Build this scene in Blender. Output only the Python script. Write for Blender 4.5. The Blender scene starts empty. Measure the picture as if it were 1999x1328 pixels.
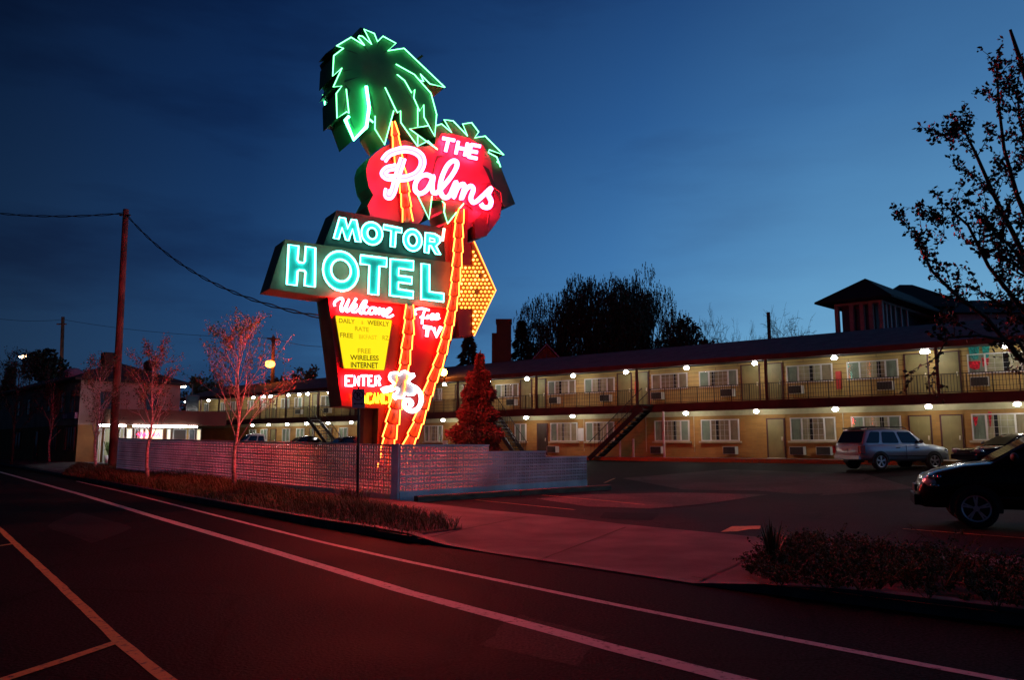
import bpy, math, random
from mathutils import Vector, Matrix
from mathutils.geometry import tessellate_polygon
random.seed(7)
R=random.random
def ru(a,b): return a+(b-a)*random.random()
sc=bpy.context.scene
col=sc.collection
# ------------------------------------------------------------------ camera model
EYE=1.6; F=1518.0; CX=999.5; CY=664.0
TH=math.atan(203.0/F)
CT,ST=math.cos(TH),math.sin(TH)
def ray(px,py):
    x=(px-CX)/F; y=-(py-CY)/F
    return Vector((x, -ST*y+CT, CT*y+ST))
CAM=Vector((0,0,EYE))
def G(px,py,z=0.0):
    d=ray(px,py); t=(z-EYE)/d.z
    return CAM+d*t
def onplane(px,py,P,n):
    d=ray(px,py); t=(P-CAM).dot(n)/d.dot(n)
    return CAM+d*t
def atY(px,py,Y):
    d=ray(px,py); return CAM+d*(Y/d.y)
def clamp(x,a=0.,b=1.): return max(a,min(b,x))
# ------------------------------------------------------------------ terrain
UM=Vector((0.766,-0.643,0)); NM=Vector((0.643,0.766,0))     # along / across the motel
N0=39.46
def zadd(x,y):
    s=-0.6225*x+0.7826*y; p=0.7826*x+0.6225*y
    return 0.28*clamp((s-19.7)/21.0)*clamp((p-6.3)/3.0)
def gz(x,y):
    p=0.7826*x+0.6225*y; n=NM.x*x+NM.y*y
    z1=0.61*clamp((n-24.6)/14.4)
    z=0.03+max(z1,zadd(x,y))
    return -0.12+(z+0.12)*clamp((p-7.4)/2.0)
def lerp(a,b,t): return a+(b-a)*t
# ------------------------------------------------------------------ mesh builder
class MB:
    def __init__(s): s.v=[]; s.f=[]
    def add(s,vs,fs):
        b=len(s.v); s.v+= [tuple(v) for v in vs]; s.f+=[tuple(b+i for i in f) for f in fs]
    def ob(s,o,a,b,c):
        o=Vector(o);a=Vector(a);b=Vector(b);c=Vector(c)
        vs=[o,o+a,o+a+b,o+b,o+c,o+a+c,o+a+b+c,o+b+c]
        s.add(vs,[(0,3,2,1),(4,5,6,7),(0,1,5,4),(1,2,6,5),(2,3,7,6),(3,0,4,7)])
        return s
    def box(s,x0,x1,y0,y1,z0,z1): return s.ob((x0,y0,z0),(x1-x0,0,0),(0,y1-y0,0),(0,0,z1-z0))
    def bar(s,a,b,w,h=None,up=Vector((0,0,1))):
        a=Vector(a);b=Vector(b);h=h or w
        d=(b-a); L=d.length
        if L<1e-6: return s
        d/=L
        if abs(d.dot(up))>.98: up=Vector((1,0,0))
        x=d.cross(up).normalized(); y=x.cross(d).normalized()
        return s.ob(a-x*w/2-y*h/2,x*w,y*h,d*L)
    def tube(s,pts,r,seg=6,closed=False,caps=True):
        pts=[Vector(p) for p in pts]; n=len(pts)
        if n<2: return s
        rs=r if isinstance(r,(list,tuple)) else [r]*n
        b=len(s.v); prevx=None
        for i,p in enumerate(pts):
            if closed: d=pts[(i+1)%n]-pts[i-1]
            else: d=pts[min(i+1,n-1)]-pts[max(i-1,0)]
            if d.length<1e-7: d=Vector((0,0,1))
            d.normalize()
            ref=Vector((0,0,1)) if abs(d.z)<.95 else Vector((1,0,0))
            x=prevx-d*prevx.dot(d) if prevx is not None else d.cross(ref)
            if x.length<1e-4: x=d.cross(ref)
            x.normalize(); prevx=x; y=d.cross(x)
            for k in range(seg):
                a=2*math.pi*k/seg
                s.v.append(tuple(p+x*(math.cos(a)*rs[i])+y*(math.sin(a)*rs[i])))
        m=n if closed else n-1
        for i in range(m):
            j=(i+1)%n
            for k in range(seg):
                l=(k+1)%seg
                s.f.append((b+i*seg+k,b+i*seg+l,b+j*seg+l,b+j*seg+k))
        if caps and not closed:
            s.f.append(tuple(b+k for k in range(seg))[::-1]); s.f.append(tuple(b+(n-1)*seg+k for k in range(seg)))
        return s
    def prism(s,loops,vec):
        loops=[[Vector(p) for p in l] for l in loops]; vec=Vector(vec)
        flat=[p for l in loops for p in l]
        tris=tessellate_polygon(loops); n=len(flat)
        s.add(flat+[p+vec for p in flat],[tuple(t) for t in tris]+[tuple(i+n for i in t[::-1]) for t in tris])
        b=len(s.v)-2*n; k=0
        for l in loops:
            m=len(l)
            for i in range(m):
                j=(i+1)%m
                s.f.append((b+k+i,b+k+j,b+n+k+j,b+n+k+i))
            k+=m
        return s
    def flat(s,loops):
        loops=[[Vector(p) for p in l] for l in loops]
        flat=[p for l in loops for p in l]
        s.add(flat,[tuple(t) for t in tessellate_polygon(loops)]); return s
    def sph(s,c,r,nu=10,nv=6,sx=1,sy=1,sz=1):
        c=Vector(c); b=len(s.v)
        for j in range(nv+1):
            t=math.pi*j/nv
            for i in range(nu):
                a=2*math.pi*i/nu
                s.v.append((c.x+r*sx*math.sin(t)*math.cos(a),c.y+r*sy*math.sin(t)*math.sin(a),c.z+r*sz*math.cos(t)))
        for j in range(nv):
            for i in range(nu):
                k=(i+1)%nu
                s.f.append((b+j*nu+i,b+(j+1)*nu+i,b+(j+1)*nu+k,b+j*nu+k))
        return s
    def build(s,name,mat,parent=None,smooth=False):
        me=bpy.data.meshes.new(name); me.from_pydata(s.v,[],s.f); me.update()
        if smooth: me.polygons.foreach_set('use_smooth',[True]*len(me.polygons))
        o=bpy.data.objects.new(name,me); col.objects.link(o)
        if mat: me.materials.append(mat)
        if parent:
            o.parent=parent
            if parent.type=='EMPTY' and parent.get('_o'): o.matrix_parent_inverse=Matrix.Translation(-parent.location)
            else: o.matrix_parent_inverse=parent.matrix_world.inverted() if False else Matrix.Identity(4)
        return o
def fixn(o):
    import bmesh
    bm=bmesh.new(); bm.from_mesh(o.data); bmesh.ops.recalc_face_normals(bm,faces=bm.faces); bm.to_mesh(o.data); bm.free(); return o
def tag(o,label=None,cat=None,group=None,kind=None):
    if label: o['label']=label
    if cat: o['category']=cat
    if group: o['group']=group
    if kind: o['kind']=kind
    return o
def thing(name,label,cat,loc=(0,0,0),group=None,world=True,rz=0):
    """Empty at the base; with world=True its parts are given in world coordinates."""
    o=bpy.data.objects.new(name,None); col.objects.link(o); o.location=loc; o.empty_display_size=.3
    o.rotation_euler.z=rz
    if world: o['_o']=1
    return tag(o,label,cat,group)
def copy_tree(o,parent=None):
    c=o.copy(); col.objects.link(c)
    if parent: c.parent=parent
    for ch in list(o.children): copy_tree(ch,c)
    return c
def cleanup():
    for o in bpy.data.objects:
        if '_o' in o: del o['_o']
# ------------------------------------------------------------------ materials
MT={}
def mat(name,c,rough=.7,metal=0,var=.15,scale=3.,bump=0.,emis=None,es=0,spec=.5,c2=None,bscale=None,coat=0,detail=4,stretch=None):
    if name in MT: return MT[name]
    m=bpy.data.materials.new(name); m.use_nodes=True; nt=m.node_tree; N=nt.nodes; L=nt.links
    b=N['Principled BSDF']; b.inputs['Roughness'].default_value=rough; b.inputs['Metallic'].default_value=metal
    b.inputs['Specular IOR Level'].default_value=spec
    if coat: b.inputs['Coat Weight'].default_value=coat; b.inputs['Coat Roughness'].default_value=.05
    b.inputs['Base Color'].default_value=(*c,1)
    if var>0 or bump>0:
        tc=N.new('ShaderNodeTexCoord'); mp=N.new('ShaderNodeMapping'); L.new(tc.outputs['Object'],mp.inputs['Vector'])
        if stretch: mp.inputs['Scale'].default_value=stretch
        no=N.new('ShaderNodeTexNoise'); no.inputs['Scale'].default_value=scale; no.inputs['Detail'].default_value=detail
        L.new(mp.outputs['Vector'],no.inputs['Vector'])
    if var>0:
        cr=N.new('ShaderNodeValToRGB'); lo=c2 if c2 else tuple(x*(1-var*1.6) for x in c); hi=tuple(min(1,x*(1+var)) for x in c)
        cr.color_ramp.elements[0].position=.3; cr.color_ramp.elements[1].position=.7
        cr.color_ramp.elements[0].color=(*lo,1); cr.color_ramp.elements[1].color=(*hi,1)
        L.new(no.outputs['Fac'],cr.inputs['Fac']); L.new(cr.outputs['Color'],b.inputs['Base Color'])
    if bump>0:
        n2=N.new('ShaderNodeTexNoise'); n2.inputs['Scale'].default_value=bscale or scale*8; n2.inputs['Detail'].default_value=4
        L.new(mp.outputs['Vector'],n2.inputs['Vector'])
        bp=N.new('ShaderNodeBump'); bp.inputs['Strength'].default_value=bump; bp.inputs['Distance'].default_value=.02
        L.new(n2.outputs['Fac'],bp.inputs['Height']); L.new(bp.outputs['Normal'],b.inputs['Normal'])
    if emis:
        b.inputs['Emission Color'].default_value=(*emis,1); b.inputs['Emission Strength'].default_value=es
    MT[name]=m; return m
def neon(name,c,s,var=True):
    """gas tube: emission with a little unevenness along the tube"""
    if name in MT: return MT[name]
    m=bpy.data.materials.new(name); m.use_nodes=True; nt=m.node_tree; N=nt.nodes; L=nt.links
    N.remove(N['Principled BSDF']); e=N.new('ShaderNodeEmission'); L.new(e.outputs[0],N['Material Output'].inputs['Surface'])
    e.inputs['Color'].default_value=(*c,1); e.inputs['Strength'].default_value=s
    MT[name]=m; return m
def brickmat(name,c1,c2,mortar,w,h,ms=.012,off=.5,axis=None,rough=.8):
    m=bpy.data.materials.new(name); m.use_nodes=True; nt=m.node_tree; N=nt.nodes; L=nt.links
    b=N['Principled BSDF']; b.inputs['Roughness'].default_value=rough
    tc=N.new('ShaderNodeTexCoord'); sp=N.new('ShaderNodeSeparateXYZ'); L.new(tc.outputs['Object'],sp.inputs[0])
    # horizontal coordinate along the given axis
    ax=axis or UM
    m1=N.new('ShaderNodeMath'); m1.operation='MULTIPLY'; m1.inputs[1].default_value=ax[0]; L.new(sp.outputs[0],m1.inputs[0])
    m2=N.new('ShaderNodeMath'); m2.operation='MULTIPLY_ADD'; m2.inputs[1].default_value=ax[1]; L.new(sp.outputs[1],m2.inputs[0]); L.new(m1.outputs[0],m2.inputs[2])
    cb=N.new('ShaderNodeCombineXYZ'); L.new(m2.outputs[0],cb.inputs[0]); L.new(sp.outputs[2],cb.inputs[1])
    br=N.new('ShaderNodeTexBrick'); L.new(cb.outputs[0],br.inputs['Vector']); br.offset=off
    br.inputs['Color1'].default_value=(*c1,1); br.inputs['Color2'].default_value=(*c2,1); br.inputs['Mortar'].default_value=(*mortar,1)
    br.inputs['Scale'].default_value=1; br.inputs['Brick Width'].default_value=w; br.inputs['Row Height'].default_value=h; br.inputs['Mortar Size'].default_value=ms
    no=N.new('ShaderNodeTexNoise'); no.inputs['Scale'].default_value=1.3; no.inputs['Detail'].default_value=5; L.new(tc.outputs['Object'],no.inputs['Vector'])
    mx=N.new('ShaderNodeMixRGB'); mx.blend_type='MULTIPLY'; mx.inputs['Fac'].default_value=.5; L.new(br.outputs['Color'],mx.inputs[1])
    cr=N.new('ShaderNodeValToRGB'); cr.color_ramp.elements[0].position=.3; cr.color_ramp.elements[1].position=.65; cr.color_ramp.elements[0].color=(.5,.45,.4,1); L.new(no.outputs['Fac'],cr.inputs['Fac'])
    L.new(cr.outputs['Color'],mx.inputs[2]); L.new(mx.outputs['Color'],b.inputs['Base Color'])
    bp=N.new('ShaderNodeBump'); bp.inputs['Strength'].default_value=.5; bp.inputs['Distance'].default_value=.01; bp.invert=True
    L.new(br.outputs['Fac'],bp.inputs['Height']); L.new(bp.outputs['Normal'],b.inputs['Normal'])
    MT[name]=m; return m
def asphalt(name,c,patch=.35,spec=.04):
    m=bpy.data.materials.new(name); m.use_nodes=True; nt=m.node_tree; N=nt.nodes; L=nt.links
    b=N['Principled BSDF']; b.inputs['Roughness'].default_value=.75; b.inputs['Specular IOR Level'].default_value=spec
    tc=N.new('ShaderNodeTexCoord')
    a=N.new('ShaderNodeTexNoise'); a.inputs['Scale'].default_value=.35; a.inputs['Detail'].default_value=6; L.new(tc.outputs['Object'],a.inputs['Vector'])
    g=N.new('ShaderNodeTexNoise'); g.inputs['Scale'].default_value=38; g.inputs['Detail'].default_value=5; L.new(tc.outputs['Object'],g.inputs['Vector'])
    cr=N.new('ShaderNodeValToRGB'); cr.color_ramp.elements[0].position=.35; cr.color_ramp.elements[1].position=.65
    cr.color_ramp.elements[0].color=(*[x*(1-patch) for x in c],1); cr.color_ramp.elements[1].color=(*[x*(1+patch) for x in c],1); L.new(a.outputs['Fac'],cr.inputs['Fac'])
    c2=N.new('ShaderNodeValToRGB'); c2.color_ramp.elements[0].position=.35; c2.color_ramp.elements[1].position=.68
    c2.color_ramp.elements[0].color=(.25,.25,.25,1); c2.color_ramp.elements[1].color=(2.1,2.1,2.1,1); L.new(g.outputs['Fac'],c2.inputs['Fac'])
    mx=N.new('ShaderNodeMixRGB'); mx.blend_type='MULTIPLY'; mx.inputs['Fac'].default_value=1; L.new(cr.outputs['Color'],mx.inputs[1]); L.new(c2.outputs['Color'],mx.inputs[2])
    # cracks
    v=N.new('ShaderNodeTexVoronoi'); v.feature='DISTANCE_TO_EDGE'; v.inputs['Scale'].default_value=.28
    wn=N.new('ShaderNodeMixRGB'); wn.blend_type='ADD'; wn.inputs['Fac'].default_value=.35; L.new(tc.outputs['Object'],wn.inputs[1]); 
    n3=N.new('ShaderNodeTexNoise'); n3.inputs['Scale'].default_value=2.2; n3.inputs['Detail'].default_value=5; L.new(tc.outputs['Object'],n3.inputs['Vector']); L.new(n3.outputs['Color'],wn.inputs[2])
    L.new(wn.outputs['Color'],v.inputs['Vector'])
    c3=N.new('ShaderNodeValToRGB'); c3.color_ramp.elements[0].position=.0; c3.color_ramp.elements[1].position=.012; c3.color_ramp.elements[0].color=(.12,.12,.12,1); L.new(v.outputs['Distance'],c3.inputs['Fac'])
    m2=N.new('ShaderNodeMixRGB'); m2.blend_type='MULTIPLY'; m2.inputs['Fac'].default_value=.5; L.new(mx.outputs['Color'],m2.inputs[1]); L.new(c3.outputs['Color'],m2.inputs[2])
    L.new(m2.outputs['Color'],b.inputs['Base Color'])
    rr=N.new('ShaderNodeMapRange'); rr.inputs['To Min'].default_value=.55; rr.inputs['To Max'].default_value=.9; L.new(a.outputs['Fac'],rr.inputs['Value']); L.new(rr.outputs[0],b.inputs['Roughness'])
    bp=N.new('ShaderNodeBump'); bp.inputs['Strength'].default_value=.9; bp.inputs['Distance'].default_value=.012; L.new(g.outputs['Fac'],bp.inputs['Height']); L.new(bp.outputs['Normal'],b.inputs['Normal'])
    MT[name]=m; return m
def worn(name,c,under,amount=.5):
    m=bpy.data.materials.new(name); m.use_nodes=True; nt=m.node_tree; N=nt.nodes; L=nt.links
    b=N['Principled BSDF']; b.inputs['Roughness'].default_value=.7
    tc=N.new('ShaderNodeTexCoord'); n=N.new('ShaderNodeTexNoise'); n.inputs['Scale'].default_value=14; n.inputs['Detail'].default_value=8; n.inputs['Roughness'].default_value=.7
    L.new(tc.outputs['Object'],n.inputs['Vector'])
    cr=N.new('ShaderNodeValToRGB'); cr.color_ramp.elements[0].position=amount-.13; cr.color_ramp.elements[1].position=amount
    cr.color_ramp.elements[0].color=(*under,1); cr.color_ramp.elements[1].color=(*c,1); L.new(n.outputs['Fac'],cr.inputs['Fac']); L.new(cr.outputs['Color'],b.inputs['Base Color'])
    MT[name]=m; return m
def glass(name,tint=(.8,.85,.85),mix=.25,rough=.03):
    m=bpy.data.materials.new(name); m.use_nodes=True; nt=m.node_tree; N=nt.nodes; L=nt.links
    N.remove(N['Principled BSDF']); t=N.new('ShaderNodeBsdfTransparent'); t.inputs[0].default_value=(*tint,1)
    g=N.new('ShaderNodeBsdfGlossy'); g.inputs['Roughness'].default_value=rough; x=N.new('ShaderNodeMixShader')
    x.inputs[0].default_value=mix
    L.new(t.outputs[0],x.inputs[1]); L.new(g.outputs[0],x.inputs[2]); L.new(x.outputs[0],N['Material Output'].inputs['Surface'])
    MT[name]=m; return m
# ------------------------------------------------------------------ camera, sky
cd=bpy.data.cameras.new('camera'); cam=bpy.data.objects.new('camera',cd); col.objects.link(cam)
cam.location=CAM; cam.rotation_euler=(math.pi/2+TH,0,0); cd.sensor_width=36; cd.lens=F/1999*36; cd.clip_end=5000; cd.clip_start=.1
sc.camera=cam
sc.view_settings.view_transform='Standard'; sc.view_settings.look='None'; sc.view_settings.exposure=0; sc.view_settings.gamma=1
w=bpy.data.worlds.new('World'); sc.world=w; w.use_nodes=True
nt=w.node_tree; N=nt.nodes; L=nt.links
bg=N['Background']
SUNAZ=math.radians(62)      # the sun has set beyond the right edge, west of the motel
sky=N.new('ShaderNodeTexSky'); sky.sky_type='NISHITA'; sky.sun_disc=False; sky.sun_elevation=math.radians(-1.0); sky.sun_rotation=SUNAZ; sky.air_density=1; sky.dust_density=.3; sky.ozone_density=4
geo=N.new('ShaderNodeTexCoord'); sx=N.new('ShaderNodeSeparateXYZ'); L.new(geo.outputs['Generated'],sx.inputs[0])
def math_(op,a,b=None,c=None):
    n=N.new('ShaderNodeMath'); n.operation=op
    for i,v in enumerate((a,b,c)):
        if v is None: continue
        if isinstance(v,(int,float)): n.inputs[i].default_value=v
        else: L.new(v,n.inputs[i])
    return n.outputs[0]
# dusk air: brightest low over the point where the sun went down, deepening with height and away from it
el=math_('ARCSINE',math_('MAXIMUM',math_('MINIMUM',sx.outputs[2],1.0),-1.0))
az=math_('ADD',math_('MULTIPLY',sx.outputs[0],math.sin(SUNAZ)),math_('MULTIPLY',sx.outputs[1],math.cos(SUNAZ)))  # 1 toward the sunset
ramp=N.new('ShaderNodeValToRGB'); cr=ramp.color_ramp
L.new(math_('MULTIPLY',el,1/math.radians(60)),ramp.inputs['Fac'])
SK=[(0.0,(.155,.34,.50)),(.10,(.135,.32,.50)),(.22,(.085,.235,.43)),(.38,(.042,.135,.30)),(.55,(.022,.072,.185)),(.75,(.008,.026,.07)),(1.0,(.003,.008,.02))]
cr.elements[0].position=0; cr.elements[0].color=(*SK[0][1],1); cr.elements[1].position=1; cr.elements[1].color=(*SK[-1][1],1)
for p,c in SK[1:-1]:
    e=cr.elements.new(p); e.color=(*c,1)
azr=N.new('ShaderNodeValToRGB'); L.new(math_('MULTIPLY_ADD',az,.5,.5),azr.inputs['Fac']); a=azr.color_ramp
a.elements[0].position=.3; a.elements[0].color=(.04,.04,.055,1); a.elements[1].position=.98; a.elements[1].color=(1.3,1.25,1.15,1)
for p,c in [(.42,(.060,.075,.11)),(.47,(.085,.105,.16)),(.57,(.11,.17,.28)),(.68,(.26,.38,.54)),(.78,(.50,.66,.83)),(.87,(1.0,1.06,1.08))]:
    e=a.elements.new(p); e.color=(*c,1)
mul=N.new('ShaderNodeMixRGB'); mul.blend_type='MULTIPLY'; mul.inputs['Fac'].default_value=1; L.new(ramp.outputs['Color'],mul.inputs[1]); L.new(azr.outputs['Color'],mul.inputs[2])
# thin dark cloud bars
mp=N.new('ShaderNodeMapping'); L.new(geo.outputs['Generated'],mp.inputs['Vector']); mp.inputs['Scale'].default_value=(1,1,4.2)
cn=N.new('ShaderNodeTexNoise'); cn.inputs['Scale'].default_value=2.6; cn.inputs['Detail'].default_value=7; cn.inputs['Roughness'].default_value=.55; L.new(mp.outputs['Vector'],cn.inputs['Vector'])
cc=N.new('ShaderNodeValToRGB'); cc.color_ramp.elements[0].position=.46; cc.color_ramp.elements[0].color=(1,1,1,1); cc.color_ramp.elements[1].position=.68; cc.color_ramp.elements[1].color=(.62,.55,.62,1); L.new(cn.outputs['Fac'],cc.inputs['Fac'])
mc=N.new('ShaderNodeMixRGB'); mc.blend_type='MULTIPLY'; L.new(mul.outputs['Color'],mc.inputs[1]); L.new(cc.outputs['Color'],mc.inputs[2])
L.new(math_('MAXIMUM',math_('MULTIPLY_ADD',az,-2.0,1.7),.05),mc.inputs['Fac'])
mc.use_clamp=True
add=N.new('ShaderNodeMixRGB'); add.blend_type='ADD'; add.inputs['Fac'].default_value=0.004; L.new(mc.outputs['Color'],add.inputs[1]); L.new(sky.outputs['Color'],add.inputs[2])
L.new(add.outputs['Color'],bg.inputs['Color']); bg.inputs['Strength'].default_value=1.13
sl=bpy.data.lights.new('sun','SUN'); sl.energy=.004; sl.angle=math.radians(20); sl.color=(1,.8,.65)
so=bpy.data.objects.new('sun',sl); col.objects.link(so)
dirv=Vector((math.sin(SUNAZ)*math.cos(.05),math.cos(SUNAZ)*math.cos(.05),math.sin(.05))); so.rotation_euler=dirv.to_track_quat('Z','Y').to_euler()
# ------------------------------------------------------------------ ground, road, pavements
A_ROAD=asphalt('road_asphalt',(.0115,.011,.011),.5,.02); A_LOT=asphalt('lot_asphalt',(.019,.018,.018),.5); A_SHEEN=asphalt('sheen_asphalt',(.075,.068,.066),.4)
CONC=mat('concrete',(.13,.12,.115),.85,var=.3,scale=.9,bump=.5,bscale=60,detail=8,spec=.2)
CURB=mat('curb_concrete',(.10,.11,.11),.8,var=.3,scale=3,bump=.3)
WHITE_P=worn('white_road_paint',(.44,.42,.41),(.03,.03,.03),.47); YEL_P=worn('yellow_road_paint',(.50,.30,.05),(.03,.03,.03),.48); YEL_OLD=worn('old_yellow_paint',(.36,.17,.04),(.05,.05,.05),.52)
def axis_pts(lo,hi,near0,near1,step):
    a=[];x=near0
    while x<=near1: a.append(x); x+=step
    s=step;x=near1
    while x<hi: s*=1.5; x+=s; a.append(min(x,hi))
    s=step;x=near0
    while x>lo: s*=1.5; x-=s; a.insert(0,max(x,lo))
    return a
xs=axis_pts(-1500,1500,-50,45,1.0); ys=axis_pts(-300,2500,0,80,1.0)
g=MB(); g.v=[(x,y,gz(x,y)) for y in ys for x in xs]; nx=len(xs)
g.f=[(j*nx+i,j*nx+i+1,(j+1)*nx+i+1,(j+1)*nx+i) for j in range(len(ys)-1) for i in range(nx-1)]
tag(g.build('ground',A_LOT,smooth=True),kind='structure')
# kerb line: polyline on the road plane
CP=[G(279,962),G(620,1029),G(798,1058),G(1350,1142),G(1856,1206)]
d0=(CP[0]-CP[1]).normalized(); d1=(CP[-1]-CP[-2]).normalized()
CP=[CP[0]+d0*220]+[CP[0]+d0*12]+CP+[CP[-1]+d1*25]
QV=Vector((.76,.65,0))
def resample(pl,step=1.0):
    out=[pl[0]]
    for a,b in zip(pl,pl[1:]):
        n=max(1,int((b-a).length/step))
        for i in range(1,n+1): out.append(a.lerp(b,i/n))
    return out
CR=resample(CP,.8)
road=MB(); W=14
for i,p in enumerate(CR):
    a=p-QV*0.0; b=p-QV*W
    road.v+=[(a.x,a.y,0),(b.x,b.y,0)]
road.f=[(2*i,2*i+1,2*i+3,2*i+2) for i in range(len(CR)-1)]
tag(road.build('road',A_ROAD),kind='structure')
S3=CP[4]; S4=CP[5]
def seg_t(p):   # 0 on the raised pavement, 1 in the driveway mouth
    u=(S4-S3); L_=u.length; t=(p-S3).dot(u)/L_
    return clamp((t+.2)/1.3)*clamp((L_+1.4-t)/1.4)
sw=MB(); k=5
for p in CR:
    dr=seg_t(p)
    for j in range(k+1):
        u=j/k; q=p+QV*(.16+3.95*u)
        z=lerp(.11+zadd(q.x,q.y),lerp(.012,.085,u),dr)
        sw.v.append((q.x,q.y,z))
for i in range(len(CR)-1):
    for j in range(k): b=i*(k+1)+j; sw.f.append((b,b+1,b+k+2,b+k+1))
tag(sw.build('sidewalk',CONC),kind='structure')
lip=MB()   # kerb: full height beside the verge, dropped at the driveway
for i,p in enumerate(CR):
    dr=seg_t(p); h=lerp(.15,.018,dr)
    for dx,z in ((0,-.02),(0,h),(.02,h+.004),(.16,h+.004),(.17,-.02)):
        q=p+QV*dx; lip.v.append((q.x,q.y,z))
for i in range(len(CR)-1):
    for j in range(4): b=i*5+j; lip.f.append((b,b+1,b+6,b+5))
tag(lip.build('curb',CURB),kind='structure')
# expansion joints cut across the driveway slab
jt=MB()
def strip(mb,pts,wd,z=None,zf=None):
    pts=[Vector(p) for p in pts]; b=len(mb.v)
    for i,p in enumerate(pts):
        d=(pts[min(i+1,len(pts)-1)]-pts[max(i-1,0)]); d.z=0; d.normalize(); n=Vector((-d.y,d.x,0))
        for s in (-.5,.5):
            q=p+n*wd*s; mb.v.append((q.x,q.y,(zf(q.x,q.y) if zf else z)))
    for i in range(len(pts)-1): mb.f.append((b+2*i,b+2*i+1,b+2*i+3,b+2*i+2))
from mathutils.bvhtree import BVHTree
swt=BVHTree.FromPolygons([Vector(v) for v in sw.v],sw.f)
def swz(x,y,e=.005):
    h=swt.ray_cast(Vector((x,y,5)),Vector((0,0,-1)))
    return (h[0].z if h[0] else .09)+e
for a,b in (((815,1062),(1030,1012)),((1038,1098),(1222,1030)),((1352,1140),(1500,1072)),((1700,1180),(1800,1085))):
    pa,pb=G(*a,.018),G(*b,.08); strip(jt,[pa.lerp(pb,i/8) for i in range(9)],.045,zf=swz)
tag(jt.build('pavement_joints',mat('joint_dark',(.03,.03,.018),.9,var=0)),kind='structure')
# lane markings
def mark(name,pxs,wd,m,z=.004):
    mb=MB(); pts=resample([G(x,y,z) for x,y in pxs],.35)
    b=len(mb.v)
    for i,p in enumerate(pts):
        d=(pts[min(i+1,len(pts)-1)]-pts[max(i-1,0)]).normalized(); n=Vector((-d.y,d.x,0))
        for s in (-.5,.5):
            q=p+n*(wd*s+ru(-.006,.006)); mb.v.append((q.x,q.y,z))
    mb.f=[(2*i,2*i+1,2*i+3,2*i+2) for i in range(len(pts)-1)]
    return tag(mb.build(name,m),kind='structure')
mark('lane_marking',[(-60,907),(0,922),(155,965),(310,1012),(543,1080),(800,1158),(1200,1266),(1440,1328),(1800,1415)],.18,WHITE_P)
mark('edge_marking',[(150,940),(242,961),(430,1009),(620,1057),(800,1098),(1200,1181),(1600,1260),(1960,1328),(2200,1372)],.11,WHITE_P)
mark('centre_marking',[(-50,990),(0,1034),(110,1136),(232,1252),(332,1332),(470,1440)],.095,YEL_P)
mark('bay_marking',[(-100,1366),(0,1330),(120,1291),(228,1254)],.10,YEL_P,.008)
mark('bay_marking',[(-100,1078),(0,1066),(26,1062)],.10,YEL_P,.008)
def lotmark(pxs,wd):
    mb=MB(); pts=resample([G(x,y,.04) for x,y in pxs],.4); strip(mb,pts,wd,zf=lambda x,y:gz(x,y)+.012)
    tag(mb.build('parking_marking',YEL_OLD),kind='structure')
lotmark([(930,977),(1122,996)],.1); lotmark([(1058,967),(1190,979),(1260,986)],.1); lotmark([(1763,1033),(2060,1056)],.1)
lotmark([(1180,946),(1200,941)],.1)
mb=MB(); ap=[(1407,1039),(1429,1028),(1485,1027),(1484,1033),(1462,1034),(1440,1038)]
mb.flat([[Vector((p.x,p.y,gz(p.x,p.y)+.01)) for p in [G(*a,.04) for a in ap]]]); tag(mb.build('arrow_marking',YEL_P),kind='structure')
mb=MB(); pts=[(1045,974),(1140,966),(1330,962),(1500,966),(1380,984),(1270,994),(1150,990)]
pp=[G(*a,.04) for a in pts]; mb.flat([[Vector((p.x,p.y,.041)) for p in pp if True]]); tag(mb.build('patch_and_sheen',A_SHEEN),kind='structure')  # lighter colour painted in for the wet sheen on the lot

TAR=mat('tar_seal',(.007,.007,.007),.9,var=0,spec=.05)
random.seed(70)
def tarline(name,pxs,wd,z=.0025):
    mb=MB(); pts=resample([G(x,y,z) for x,y in pxs],.18); b=len(mb.v)
    for i,p in enumerate(pts):
        d=(pts[min(i+1,len(pts)-1)]-pts[max(i-1,0)]).normalized(); n=Vector((-d.y,d.x,0)); o=ru(-.025,.025)
        for s in (-.5,.5):
            q=p+n*(wd*s*ru(.5,1.3)+o); mb.v.append((q.x,q.y,z))
    mb.f=[(2*i,2*i+1,2*i+3,2*i+2) for i in range(len(pts)-1)]
    return tag(mb.build(name,TAR),kind='structure')

A_P2=asphalt('older_patch_asphalt',(.018,.017,.016),.5); A_P3=asphalt('fresh_patch_asphalt',(.007,.007,.007),.4)
def patch(pts,m,lot):
    pp=[G(*a,.04 if lot else .0) for a in pts]; c=sum(pp,Vector())/len(pp); out=[]
    for a,b in zip(pp,pp[1:]+pp[:1]):
        for i in range(4): q=a.lerp(b,i/4); out.append(Vector((q.x+ru(-.04,.04),q.y+ru(-.04,.04),(gz(q.x,q.y)+.006) if lot else .0018)))
    mb=MB(); mb.flat([out]); tag(mb.build('patch_and_sheen',m),kind='structure')
patch([(1010,1200),(1180,1245),(1130,1300),(940,1262)],A_P2,0); patch([(150,1000),(260,1030),(180,1062),(90,1028)],A_P2,0)
patch([(1500,985),(1690,990),(1720,1012),(1530,1008)],A_P2,1); patch([(1180,1000),(1290,1003),(1270,1016),(1170,1012)],A_P3,1)

patch([(1215,941),(1420,934),(1690,944),(1790,962),(1600,968),(1480,960),(1330,956)],A_SHEEN,1)  # wider stretch of lot sheen, also put into a lighter colour
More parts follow.
